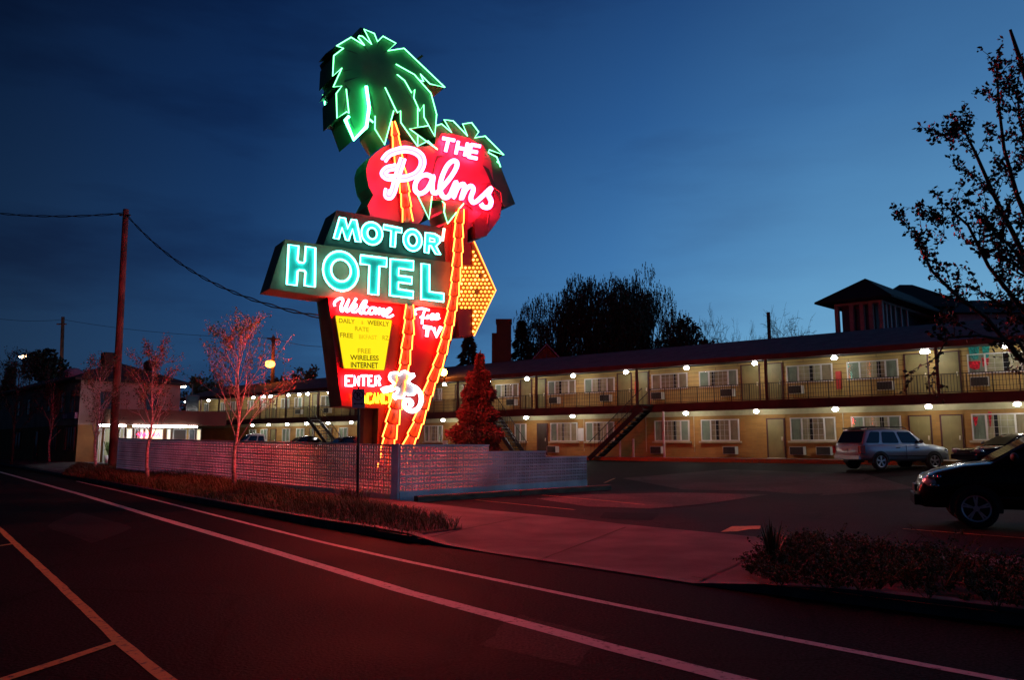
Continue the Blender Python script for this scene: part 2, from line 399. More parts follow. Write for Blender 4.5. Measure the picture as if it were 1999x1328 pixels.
# ------------------------------------------------------------------ neon sign
SA=math.radians(57); SW_=Vector((math.sin(SA),math.cos(SA),0)); SN=Vector((math.cos(SA),-math.sin(SA),0))
_d=ray(790,867); SP0=CAM+_d*(24.3/_d.y)
def S(px,py,off=0.0): return onplane(px,py,SP0+SN*off,SN)
def Z(ox,oy,k,pts): return [(ox+a/k,oy+b/k) for a,b in pts]
Z1=lambda p:Z(600,30,4.743,p); Z2=lambda p:Z(680,220,5.109,p); Z3=lambda p:Z(500,400,4.9975,p); Z4=lambda p:Z(620,570,4.15,p)
Z5=lambda p:Z(840,380,4.428,p); ZR=lambda p:Z(640,570,8.3,p); ZE=lambda p:Z(660,720,12.07,p); ZM=lambda p:Z(700,660,6.64,p)
def SS(pts,off): return [S(x,y,off) for x,y in pts]
GREENP=mat('green_sign_paint',(.04,.22,.09),.45,var=.2,scale=1.5,bump=.05); DKGREEN=mat('dark_green_paint',(.012,.05,.025),.5,var=.2,scale=2)
MAG=mat('magenta_sign_paint',(.28,.07,.13),.45,var=.15,scale=.8,bump=.05); REDP=mat('red_sign_paint',(.32,.010,.012),.45,var=.12,scale=1,bump=.05)
OLIVE=mat('olive_sign_paint',(.30,.17,.10),.5,var=.25,scale=1.5,bump=.05); DKPAN=mat('dark_panel_paint',(.03,.028,.02),.5,var=.3,scale=1.5)
AQUA=mat('aqua_letter_paint',(.05,.50,.50),.5,var=.1,scale=3); BROWNP=mat('sign_side_brown',(.10,.035,.02),.6,var=.3,scale=2,bump=.1)
PINKL=mat('pink_letter_paint',(.85,.55,.62),.5,var=.06); ORANGEP=mat('orange_trunk_paint',(.60,.14,.07),.5,var=.15,scale=2); ARROWP=mat('arrow_amber_paint',(.50,.14,.01),.5,var=.2,scale=3)
WHITEP=mat('white_letter_paint',(.5,.5,.52),.5,var=.05); BLACKP=mat('black_paint',(.01,.01,.01),.5,var=0); STEEL=mat('dark_steel',(.05,.045,.045),.5,metal=.6,var=.2)
n_green=neon('green_neon',(.16,1.0,.36),5.5); n_greenb=neon('bright_green_neon',(.10,1.0,.42),22)
n_pink=neon('pink_neon',(1.0,.016,.042),140); n_red=neon('red_neon',(1.0,.017,.025),190); n_cyan=neon('cyan_neon',(.18,1.0,.82),8)
n_amber=neon('amber_neon',(1.0,.17,.022),13); n_white=neon('white_neon',(.85,.9,1.0),3.6); n_yel=neon('yellow_neon',(1.0,.55,.01),9); n_dead=mat('unlit_tube',(.5,.12,.1),.2,var=0)
n_green_off=mat('unlit_green_tube',(.25,.4,.25),.2,var=0)
_b=S(785,905,-.3); SIGN=thing('neon_motel_sign','tall neon motor hotel sign with two green neon palm trees behind the block wall','neon sign',(_b.x,_b.y,.05))
def plate(name,pxs,off,thick,m,parent=SIGN,holes=()):
    mb=MB(); mb.prism([SS(pxs,off)]+[SS(h,off) for h in holes],-SN*thick); return fixn(mb.build(name,m,parent))
def plate2(pxs,off,thick,fm,sm,name,parent=SIGN):
    """cabinet: sides in one paint, face in another (two slots, one mesh)"""
    mb=MB(); f=SS(pxs,off); mb.prism([f],-SN*thick); o=fixn(mb.build(name,sm,parent)); o.data.materials.append(fm)
    for p in o.data.polygons:
        if abs(p.normal.dot(SN))>.9 and (p.center-(SP0+SN*off)).dot(SN)>-.05: p.material_index=1
    return o
def tubes(parent,paths,off,r,m,name='neon_tube',one=True,closed=False,seg=6):
    obs=[]
    mb=MB()
    for p in paths:
        mb.tube(SS(p,off),r,seg,closed=closed)
        if not one: obs.append(mb.build(name,m,parent)); mb=MB()
    if one: obs.append(mb.build(name,m,parent))
    return obs
# --- crown of the upper palm
crown1=Z1([(525,125),(620,165),(650,240),(700,190),(820,255),(745,322),(895,302),(1275,665),(1135,632),(1045,540),(1078,610),(1040,600),(1145,720),(1197,915),(1180,1120),(1110,1010),(945,1048),(1205,1240),(1120,1165),(1020,1210),(865,990),(862,880),(835,900),(805,880),(760,1060),(715,1195),(625,1050),(628,960),(590,900),(570,850),(550,1030),(430,1150),(362,960),(380,905),(365,890),(275,950),(268,720),(320,652),(240,660),(320,485),(235,560),(245,370),(335,302),(270,280),(405,200),(530,275),(470,200),(480,185),(512,192),(595,265)])
UC=plate('upper_palm_crown',crown1,.12,1.25,GREENP)
sl_=MB()
for q in ([(345,318),(480,362),(400,322)],[(470,225),(575,352),(520,262)],[(655,245),(640,300),(690,215)],[(345,505),(430,495),(330,520)],[(340,620),(490,562),(345,598)],[(350,640),(400,690),(330,900),(370,700)],[(820,462),(1000,560),(1060,620),(900,490)],[(828,560),(900,640),(965,760),(1000,850),(925,720)],[(540,605),(600,760),(625,920),(575,800)],[(700,345),(745,330),(720,322)],[(715,690),(760,760),(800,880),(770,860)],[(1090,960),(1130,1080),(1175,1130),(1150,1020)],[(390,930),(440,1050),(400,1000)]):
    sl_=MB(); sl_.flat([SS(Z1(q),.125)]); sl_.build('leaf_gap',DKGREEN,UC)
for p in ([(530,275),(470,200),(480,185),(512,192),(595,265),(525,125),(620,165),(650,240),(700,190),(820,255),(745,325),(895,302),(1275,665),(1135,632),(1045,540),(1078,610),(1040,600)],
          [(530,275),(405,200),(270,280),(335,302),(245,370),(235,560),(320,485),(240,660),(320,652),(268,720),(275,950),(365,890),(385,905),(360,680)],
          [(820,450),(990,545),(1145,720),(1197,915),(1180,1120),(1080,940),(1078,825),(1040,885),(985,760),(995,685),(965,715),(900,600),(830,545)],
          [(720,665),(815,865),(835,900),(862,880),(865,990),(1020,1210),(1120,1160),(1205,1240),(945,1048),(1120,1020)],
          [(800,880),(715,1195),(625,1050),(628,930)],[(1022,855),(1022,1025)],[(1022,1110),(1022,1205)]):
    tubes(UC,[Z1(p)],.2,.018,n_green)
tubes(UC,[Z1([(545,655),(572,850),(548,1030),(430,1150),(352,965),(385,935)])],.22,.05,n_greenb)
tubes(UC,[Z1([(575,960),(610,990)])],.2,.03,n_green)
for p,m_ in (([(165,795),(178,1015)],n_greenb),([(255,1040),(325,1215)],n_greenb),([(145,740),(180,720),(190,748)],n_green),([(510,1105),(600,1245)],n_green)): tubes(UC,[Z1(p)],-1.28,.035,m_)
# rear fronds of the second face stick out past the front outline
plate('rear_fronds',Z1([(140,430),(235,370),(500,300),(560,700),(600,1000),(680,1130),(600,1245),(510,1105),(440,1050),(325,1215),(250,1035),(180,1010),(190,780),(200,700),(150,620),(190,560)]),-1.0,.28,DKGREEN)
plate('rear_fronds',Z1([(415,185),(490,108),(560,130),(620,240),(500,300),(270,330),(170,350),(290,260)]),-.5,.7,DKGREEN)
plate('bracket_arm',Z1([(1010,400),(1060,360),(1075,375),(1030,412)]),-.2,.1,mat('rusty_arm',(.2,.09,.03),.8))
# --- cloud shaped name panel
cloud=Z2([(185,640),(178,560),(205,470),(270,400),(340,345),(420,310),(560,270),(640,300),(740,330),(830,350),(870,290),(890,190),(960,150),(1080,160),(1250,240),(1380,340),(1450,430),(1500,560),(1530,750),(1535,900),(1510,1050),(1400,1200),(1290,1255),(1255,1120),(1230,1140),(1170,1175),(1130,1160),(1000,1120),(960,1020),(930,880),(840,870),(800,920),(760,1000),(735,1070),(700,1108),(500,1085),(220,1030),(190,930),(250,820),(205,740)])
CLOUD=plate2(cloud,0,1.0,MAG,GREENP,'name_panel')
# --- crown of the lower palm
c2=Z2([(880,125),(930,110),(1030,195),(955,68),(1045,80),(1190,230),(1140,110),(1230,98),(1300,190),(1260,248),(1365,232),(1550,420),(1405,368),(1395,395),(1480,440),(1520,540),(1665,910),(1560,938),(1450,745),(1340,515),(1250,480),(1150,860),(990,1105),(955,990),(960,910),(935,880),(880,860),(835,800),(805,1060),(690,820),(760,560),(860,380)])
LC=plate('lower_palm_crown',c2,.06,1.1,mat('dark_green_frond',(.03,.12,.05),.45,var=.25,scale=2))
# the magenta paint returns over the middle of the fronds, where the name is written
plate('name_field',Z2([(600,330),(760,340),(880,300),(930,200),(1040,210),(1200,250),(1350,330),(1420,450),(1450,700),(1330,700),(1250,960),(1120,880),(900,850),(700,800),(560,700)]),.075,.03,MAG,CLOUD)
plate('hanging_frond',Z2([(1385,960),(1330,1010),(1255,1080),(1270,1255),(1385,1225),(1400,1130),(1415,1020)]),.10,.9,mat('maroon_frond',(.16,.02,.03),.45,var=.2,scale=3))
plate('frond_gap',Z2([(830,610),(880,430),(930,425),(960,440),(900,450),(870,500),(850,610)]),.082,.01,DKGREEN,LC); plate('frond_gap',Z2([(1340,520),(1400,560),(1470,740),(1430,720),(1380,600)]),.082,.01,DKGREEN,LC)
for p in ([(880,125),(930,110),(1030,195),(955,68),(1045,80),(1190,230),(1140,110),(1230,98),(1300,190),(1260,248),(1365,232),(1550,420),(1405,368),(1395,395),(1480,440),(1518,540)],
          [(690,820),(805,1060),(835,830)],[(935,880),(962,910),(955,990),(990,1105),(1150,905)],[(1480,485),(1500,500)]): tubes(LC,[Z2(p)],.16,.02,n_green)
tubes(LC,[Z2([(830,990),(865,1140)])],-1.1,.03,n_green)
for q in ([(1455,745),(1520,800),(1530,900)],[(1395,1010),(1385,1110)]): tubes(LC,[Z2(q)],.16,.018,mat('unlit_green_tube2',(.3,.1,.1),.3,var=0),'unlit_tube')
# --- THE
def offset_poly(pts,d):
    n=len(pts); L_,R_=[],[]
    for i in range(n):
        a=Vector(pts[max(i-1,0)]); b=Vector(pts[min(i+1,n-1)]); t=(b-a)
        if t.length<1e-6: t=Vector((1,0))
        t.normalize(); nn=Vector((-t.y,t.x)); p=Vector(pts[i]); L_.append(tuple(p+nn*d)); R_.append(tuple(p-nn*d))
    return L_,R_
def smooth(pts,n=5):
    out=[]
    P=[Vector(p) for p in pts]; m=len(P)
    for i in range(m-1):
        p0=P[max(i-1,0)];p1=P[i];p2=P[i+1];p3=P[min(i+2,m-1)]
        for k in range(n):
            t=k/n; out.append(tuple(.5*((2*p1)+(-p0+p2)*t+(2*p0-5*p1+4*p2-p3)*t*t+(-p0+3*p1-3*p2+p3)*t**3)))
    out.append(tuple(P[-1])); return out
def ribbon(parent,name,pts,half,off,m,t=.05):
    a,b=offset_poly(pts,half); mb=MB(); k=len(mb.v)
    A=SS(a,off);B=SS(b,off)
    for p,q in zip(A,B): mb.v+= [tuple(p),tuple(q),tuple(p-SN*t),tuple(q-SN*t)]
    for i in range(len(A)-1):
        j=4*i; mb.f+=[(j,j+1,j+5,j+4),(j,j+4,j+6,j+2),(j+1,j+3,j+7,j+5)]
    return mb.build(name,m,parent)
def stroke_letter(parent,paths,half,off,face,nm,r=.03,tw=None,name='letter'):
    tw=tw if tw is not None else half*.62
    L_=None
    mb=MB()
    for p in paths:
        a,b=offset_poly(p,tw); mb.tube(SS(a,off+.07),r,6); mb.tube(SS(b,off+.07),r,6)
    o=ribbon(parent,name,paths[0],half,off,face)
    me=o.data
    for p in paths[1:]:
        q=ribbon(parent,'x',p,half,off,face); # merge further strokes into the same letter
        import bmesh
        bm=bmesh.new(); bm.from_mesh(o.data); bm.from_mesh(q.data); bm.to_mesh(o.data); bm.free(); bpy.data.objects.remove(q)
    mb.build('neon_tube',nm,parent); return o
for ps in ([[(940,252),(1062,276)],[(1000,262),(970,385)]],[[(1098,283),(1072,410)],[(1190,300),(1160,430)],[(1085,348),(1176,364)]],[[(1228,312),(1198,445)],[(1225,316),(1318,334)],[(1212,380),(1288,394)],[(1197,438),(1285,456)]]):
    stroke_letter(CLOUD,[Z2(p) for p in ps],3.1,.16,PINKL,n_pink,.035,1.3)
# --- script name
PAL=[[(352,475),(400,415),(480,380),(570,365),(665,385),(730,440),(738,520),(690,600),(600,645),(520,655),(450,650),(385,640),(350,605),(385,560),(450,545),(480,535)],
     [(545,455),(525,520),(495,610),(470,700),(445,790),(415,835),(385,820),(395,760)]]
stroke_letter(CLOUD,[smooth(Z2(p)) for p in PAL],6.8,.46,PINKL,n_pink,.040,4.5)
for p in ([(835,640),(780,618),(715,640),(672,700),(668,770),(710,805),(770,780),(820,710),(848,632),(838,720),(845,790),(885,800)],
          [(885,800),(950,730),(1030,630),(1080,540),(1080,490),(1040,480),(985,530),(935,640),(915,750),(940,830),(985,845),(1020,810)],
          [(1020,810),(1050,740),(1075,690),(1068,760),(1048,845),(1090,750),(1140,710),(1158,745),(1128,860),(1170,770),(1220,730),(1248,765),(1222,850),(1245,895),(1285,880)],
          [(1285,880),(1350,820),(1425,750),(1398,815),(1425,880),(1405,940),(1350,940),(1322,905)]):
    stroke_letter(CLOUD,[smooth(Z2(p))],4.6,.2,PINKL,n_pink,.032,2.4)
# --- MOTOR and HOTEL cabinets
MOT=plate2(Z3([(787,52),(1885,236),(1897,561),(657,391)]),0,1.0,DKPAN,DKPAN,'upper_word_panel')
HOT=plate2(Z3([(283,336),(655,392),(1897,562),(1893,1012),(1840,1005),(620,890),(130,818)]),.15,1.0,OLIVE,mat('olive_end_paint',(.30,.26,.06),.5,var=.15),'lower_word_panel')
def block(parent,loops,off=.2,m=AQUA,nm=n_cyan,r=.026):
    mb=MB(); mb.prism([SS(l,off) for l in loops],-SN*.1); o=fixn(mb.build('letter',m,parent))
    t=MB()
    for l in loops:
        c=Vector((sum(a for a,b in l)/len(l),sum(b for a,b in l)/len(l)))
        t.tube(SS(l,off+.05),r,6,closed=True)
    t.build('neon_tube',nm,parent)
def ell(cx,cy,rx,ry,n=28,k=.10): return [(cx+rx*math.cos(2*math.pi*i/n), cy+ry*math.sin(2*math.pi*i/n)+k*rx*math.cos(2*math.pi*i/n)) for i in range(n)]
for lp in ([[(318,388),(415,402),(403,540),(420,562),(462,566),(476,550),(484,406),(578,420),(572,802),(472,787),(482,655),(472,642),(420,636),(405,648),(395,785),(300,775)]],
           [ell(825,645,172,192),ell(828,640,97,108)],
           [[(1020,490),(1275,522),(1270,605),(1202,597),(1190,880),(1096,867),(1105,588),(1016,575)]],
           [[(1310,528),(1535,548),(1533,637),(1392,618),(1388,690),(1520,707),(1518,772),(1388,755),(1386,822),(1533,846),(1530,910),(1305,885)]],
           [[(1612,572),(1690,582),(1690,848),(1830,867),(1828,945),(1610,920)]]): block(HOT,[Z3(l) for l in lp],.32,r=.03)
for lp in ([[(815,120),(870,132),(893,232),(932,142),(978,148),(1022,363),(970,355),(940,235),(902,346),(876,341),(838,222),(805,333),(757,325)]],
           [ell(1130,278,102,110),ell(1132,278,47,56)],[[(1245,193),(1422,229),(1418,272),(1364,262),(1354,412),(1310,405),(1318,252),(1242,236)]],
           [ell(1527,343,90,106),ell(1527,343,44,58)],[[(1652,270),(1740,282),(1790,312),(1795,360),(1755,402),(1798,485),(1752,478),(1706,398),(1690,395),(1682,470),(1642,462)],[(1695,322),(1742,335),(1744,360),(1692,355)]]): block(MOT,[Z3(l) for l in lp],.15)
tubes(MOT,[Z3([(1835,230),(1818,350)])],.2,.05,neon('short_red_tube',(1,.16,.12),14))
# --- red pylon with the lower wording
base_=(S(812,960,0)) 
pyl=[(640,577),(868,604),(872,560),(866,440),(884,415),(914,405),(912,480),(905,560),(893,625),(872,700),(850,760),(828,830),(814,872),(806,935),(735,925),(736,872),(739,798),(667,793)]
PYL=plate2(pyl,.05,1.0,REDP,BROWNP,'red_pylon')
plate('support_post',[(712,796),(731,798),(726,925),(706,920)],-.35,.35,BROWNP)
plate('support_post',[(741,798),(752,799),(750,928),(739,925)],-.62,.25,STEEL)
for ps in ([[(112,232),(108,175),(165,120),(232,108),(244,150),(218,215),(212,285),(240,312),(290,230),(342,125),(308,220),(298,300),(330,312),(392,220),(462,105)]],
           [[(400,285),(450,250),(460,210),(420,205),(385,270),(400,320),(450,325),(490,295)]],[[(490,295),(570,230),(625,160),(590,150),(540,230),(515,310),(545,350),(580,320)]],
           [[(645,250),(612,235),(580,290),(592,340),(640,345),(670,310)]],[[(730,255),(690,265),(668,320),(700,358),(750,325),(762,275),(735,255),(780,265)]],
           [[(800,262),(778,358),(815,285),(848,275),(832,362),(880,290),(912,290),(888,360),(905,385),(935,370)]],[[(935,370),(1000,320),(1022,280),(985,270),(945,320),(950,390),(1000,405),(1062,375)]]):
    stroke_letter(PYL,[smooth(ZR(p),4) for p in ps],1.6,.12,PINKL,n_red,.030,.55)
for ps in ([[(800,185),(785,165),(800,142),(850,135),(905,150)],[(868,150),(850,205),(846,262)],[(830,205),(880,212)]],[[(885,218),(895,190),(888,215),(915,192)]],[[(920,205),(942,190),(930,180),(915,200),(925,222),(950,212)]],[[(955,208),(980,190),(968,180),(952,202),(960,222),(990,212)]]):
    stroke_letter(PYL,[smooth(Z4(p),4) for p in ps],1.6,.12,PINKL,n_red,.028,.55)
for ps in ([[(857,283),(925,292)],[(893,290),(884,362)]],[[(938,290),(962,362),(1000,283)]]): stroke_letter(PYL,[Z4(p) for p in ps],2.6,.12,PINKL,n_red,.04,1.1)
for ps in ([[(345,172),(182,172),(182,402),(345,402)],[(182,285),(262,285)]],[[(385,405),(385,180),(490,405),(490,180)]],[[(540,172),(690,170)],[(600,172),(600,408)]],[[(800,172),(720,172),(720,402),(850,402)],[(720,285),(785,285)]],[[(885,405),(885,178),(960,180),(990,235),(960,290),(890,292)],[(945,292),(990,408)]]):
    stroke_letter(PYL,[ZE(p) for p in ps],1.4,.12,PINKL,n_red,.03,.45)
yelp=mat('yellow_letter_paint',(.8,.5,.03),.5,var=.05)
def vac(x): return x
vy0,vy1=590,815
for ps in ([[(430,vy0),(480,vy1),(530,vy0)]],[[(560,vy1),(610,vy0),(660,vy1)],[(580,735),(640,735)]],[[(785,615),(760,590),(705,590),(690,700),(705,810),(760,815),(790,785)]],[[(815,vy1),(862,vy0),(905,vy1)],[(830,735),(890,735)]],
           [[(940,vy1),(940,vy0),(1030,vy1),(1030,vy0)]],[[(1150,615),(1125,590),(1075,590),(1060,700),(1075,810),(1125,815),(1150,785)]],[[(1175,vy0),(1215,690),(1262,vy0)],[(1215,690),(1205,vy1)]]):
    stroke_letter(PYL,[ZE(p) for p in ps],1.2,.12,yelp,n_yel,.03,.4)
tubes(PYL,[ZE([(205,740),(205,580),(255,740),(255,580)]),ZE([(285,590),(330,590),(330,740),(285,740),(285,590)])],.16,.012,n_dead,'unlit_letter')
# reader board
rb=[(135,382),(1030,455),(1042,475),(918,1255),(905,1268),(272,1240),(258,1228),(125,400)]
m_rb=mat('lit_yellow_acrylic',(.12,.10,.01),.4,var=0,emis=(1.0,.80,.004),es=1.1)
RB=plate('reader_board',ZR(rb),.16,.11,m_rb)
def ring(pts,k):
    c=Vector((sum(a for a,b in pts)/len(pts),sum(b for a,b in pts)/len(pts))); return [tuple(c+(Vector(p)-c)*k) for p in pts]
plate('frame',ring(ZR(rb),1.035),.18,.12,mat('reader_frame',(.35,.12,.02),.5),RB,holes=[ring(ZR(rb),1.0)])
def text_mesh(s,shear=0):
    c=bpy.data.curves.new('t','FONT'); c.body=s; c.size=1; c.offset=.022; o=bpy.data.objects.new('t',c); col.objects.link(o)
    dg=bpy.context.evaluated_depsgraph_get(); me=bpy.data.meshes.new_from_object(o.evaluated_get(dg)); bpy.data.objects.remove(o)
    vs=[v.co.copy() for v in me.vertices]; fs=[tuple(p.vertices) for p in me.polygons]; bpy.data.meshes.remove(me)
    return vs,fs
def text_on(s,O,U,V,m,name,parent,depth=None):
    """O lower-left, U full width vector, V cap-height vector"""
    vs,fs=text_mesh(s); x0=min(v.x for v in vs);x1=max(v.x for v in vs);y0=min(v.y for v in vs);y1=max(v.y for v in vs)
    mb=MB(); mb.v=[tuple(O+U*((v.x-x0)/(x1-x0))+V*((v.y-y0)/(y1-y0))) for v in vs]; mb.f=fs
    return mb.build(name,m,parent)
def rtext(s,x0,y0,x1,y1,h,m):
    """text whose baseline runs from (x0,y0) to (x1,y1) in reader-board zoom pixels, cap height h"""
    a,b,c=[S(*ZR([q])[0],.165) for q in ((x0,y0),(x1,y1),(x0-h*.02,y0-h))]
    text_on(s,a,b-a,c-a,m,'message_line',RB)
K1=mat('faded_letter',(.10,.07,.01),.6,var=0); 
def fade(name,a): 
    return mat(name,(.3*a,.2*a,.01),.6,var=0,emis=(1.0,.78,.004),es=a)
rtext('DAILY',180,500,440,520,75,fade('letters_faint_a',.30)); rtext('&',545,525,575,528,62,fade('letters_faint_b',.5)); rtext('WEEKLY',640,535,995,562,78,fade('letters_mid',.22))
rtext('RATE',440,628,665,650,72,fade('letters_faint_b',.5)); rtext('FREE',200,735,410,752,78,fade('letters_faint_a',.30)); rtext('BKFAST',505,762,800,775,70,fade('letters_faint_c',.68)); rtext('RZ',885,778,990,785,72,fade('letters_faint_b',.5))
rtext('FREE',485,995,700,1003,80,fade('letters_faint_b',.4)); rtext('WIRELESS',362,1105,825,1118,85,fade('letters_dark',.10)); rtext('INTERNET',372,1228,815,1240,92,fade('letters_black',.04))
# --- trunks
def trunk(cl,segs,parent_off=.25):
    P=[Vector((x,y)) for x,y,w_ in cl]; Wd=[w_ for *_,w_ in cl]
    cum=[0]
    for a,b in zip(P,P[1:]): cum.append(cum[-1]+(b-a).length)
    def at(s):
        for i in range(len(P)-1):
            if s<=cum[i+1] or i==len(P)-2:
                t=(s-cum[i])/max(1e-6,cum[i+1]-cum[i]); return P[i].lerp(P[i+1],t),lerp(Wd[i],Wd[i+1],t),(P[i+1]-P[i]).normalized()
    T=cum[-1]; return at,T
def make_trunk(cl,n):
    at,T=trunk(cl,n)
    body=[];bodyr=[]
    for i in range(25):
        p,w_,d=at(T*i/24); nn=Vector((-d.y,d.x)); body.append(tuple(p+nn*w_*1.08)); bodyr.append(tuple(p-nn*w_*1.08))
    o=plate('palm_trunk',body+bodyr[::-1],.22,.18,REDP)
    left=[];right=[]
    pan=MB()
    for k in range(n):
        s0=T*k/n; s1=T*(k+1)/n
        p,w_,d=at(s0+.5); q,w2,d2=at(s1-.5); n1=Vector((-d.y,d.x)); n2=Vector((-d2.y,d2.x))
        left+= [tuple(p+n1*w_*.80),tuple(q+n2*w2*1.08)]; right+=[tuple(p-n1*w_*.80),tuple(q-n2*w2*1.08)]
        pl=[]
        for t,ww in ((.06,.50),(.25,.60),(.6,.68),(.84,.66)): 
            a,wa,da=at(lerp(s0,s1,t)); na=Vector((-da.y,da.x)); pl.append((a,na,wa*ww))
        e,we,de=at(lerp(s0,s1,.97)); ne=Vector((-de.y,de.x))
        loop=[tuple(a+na*w3) for a,na,w3 in pl]+[tuple(e+ne*we*.3),tuple(e-ne*we*.3)]+[tuple(a-na*w3) for a,na,w3 in pl[::-1]]
        b=len(pan.v); f=SS(loop,.27)
        c=sum(f,Vector())/len(f)+SN*.05
        pan.v+=[tuple(v) for v in f]+[tuple(c)]+[tuple(v-SN*.06) for v in f]
        m_=len(f)
        for i in range(m_): pan.f+=[(b+i,b+(i+1)%m_,b+m_),(b+i,b+m_+1+i,b+m_+1+(i+1)%m_,b+(i+1)%m_)]
    pan.build('bark_plates',ORANGEP,o,smooth=True)
    tubes(o,[left],.36,.021,n_amber); tubes(o,[right],.36,.021,n_amber)
    return o
make_trunk([(768,236,3),(771,255,6.5),(774,284,8),(780,320,8.5),(788,353,9),(793,400,9.3),(796,433,9.6)],7)
make_trunk([(800,594,8.5),(798,649,10.5),(793.5,681,9.8),(790,715,9.8),(783,745,10),(775.5,777,11.5),(770,807,12.5),(764,837,13),(757,872,13),(751,915,13)],11)
make_trunk([(901,407,6),(896,436,8.5),(894.5,484,9),(891,533,8.8),(886,583,8.8),(878,628,8.8),(866,678,9),(860,701,9),(842,748,9.3),(829,787,9.5),(813,835,10),(797,870,10.5),(783,905,11)],18)
# --- arrow
ARW=plate('arrow_panel',Z5([(375,402),(563,828),(375,1222),(362,1210),(364,990),(230,985),(262,602),(362,608),(360,415)]),.10,.7,ARROWP)
plate('red_block',Z5([(285,428),(372,404),(361,610),(262,602)]),.06,.7,REDP); plate('red_block',Z5([(232,985),(364,990),(362,1222),(250,1228)]),.06,.7,REDP)
tubes(ARW,[Z5([(378,402),(566,828),(378,1222)])],.13,.02,neon('arrow_edge_tube',(1,.3,.05),4))
bulb=MB(); bulb.sph((0,0,0),.040,8,5); BM=neon('lit_bulb',(1.0,.42,.05),4.2); BM2=neon('lit_bulb_bright',(1.0,.50,.09),6); b0=None; cnt=0
def inhead(x,y):
    e=12
    if x>366+e*.4 : return (x-375)/188 < ((y-402)/426 if y<828 else (1222-y)/394)-.07 and x>370
    return 612<y<985 and x>272-(y-602)*.08
row=0; y=425
while y<1215 and cnt<99:
    x=372-((row%2)*18)
    xs_=[x+34*i for i in range(-4,7)]
    for xx in xs_:
        if inhead(xx,y) and cnt<99:
            if R()<.06: continue
            if b0 is None: b0=bulb.build('light_bulb',BM,ARW); o=b0; me2=b0.data.copy(); me2.materials.clear(); me2.materials.append(BM2)
            else:
                o=b0.copy(); col.objects.link(o); o.parent=ARW
            if R()<.25: o.data=me2
            o.location=S(*Z5([(xx,y)])[0],.14)+Vector((0,0,0)); o.matrix_parent_inverse=Matrix.Translation(-SIGN.location)@Matrix.Identity(4) if False else b0.matrix_parent_inverse
            cnt+=1
    y+=34.5; row+=1
# --- monkey
mk=ZM([(455,450),(500,450),(522,480),(545,470),(560,440),(600,430),(640,455),(665,470),(715,468),(722,495),(690,520),(655,545),(650,580),(690,610),(740,632),(730,650),(748,700),(715,735),(650,740),(600,720),(585,770),(545,780),(500,770),(480,795),(450,760),(460,730),(500,710),(520,660),(500,650),(430,680),(370,695),(330,705),(315,685),(295,665),(335,645),(400,635),(440,620),(462,590),(440,570),(410,545),(398,500),(415,460)])
MKY=plate('monkey_figure',mk,.34,.10,WHITEP)
tubes(MKY,[mk],.42,.04,n_white,closed=True)
tubes(MKY,[ZM(smooth([(730,640),(790,700),(812,780),(800,860),(760,925),(695,948),(630,925),(595,880),(600,825),(640,805),(680,825),(688,860),(660,880)],4))],.40,.075,n_white,'tail',seg=8)
for q in ([(560,590),(545,620),(520,660)],[(605,590),(598,640),(612,690)],[(500,470),(520,500),(518,545)],[(640,600),(690,625),(725,660)],[(470,545),(495,575),(500,640)]):
    a_,b_=offset_poly(ZM(q),.55); MB().flat([SS(a_+b_[::-1],.4425)]).build('drawn_line',mat('blue_grey_line',(.06,.07,.12),.6,var=0),MKY)
# --- the sign is two sided: the same tubes run over its rear face and light the planting behind it
REAR={'pink_neon':1.62,'red_neon':1.22,'amber_neon':1.45,'cyan_neon':1.32,'white_neon':1.6,'yellow_neon':1.22}
for o in list(bpy.data.objects):
    if o.type=='MESH' and o.name.startswith('neon_tube') and o.data.materials and o.data.materials[0].name in REAR:
        nm_=o.data.materials[0].name
        if nm_=='amber_neon' and min(v.co.z for v in o.data.vertices)>6: continue
        if nm_=='green_neon' and (len(o.data.vertices)<60 or (o.data.vertices[0].co-SP0).dot(SN)<-.5): continue
        c=o.copy(); col.objects.link(c); c.parent=o.parent; c.location=o.location-SN*REAR[nm_]
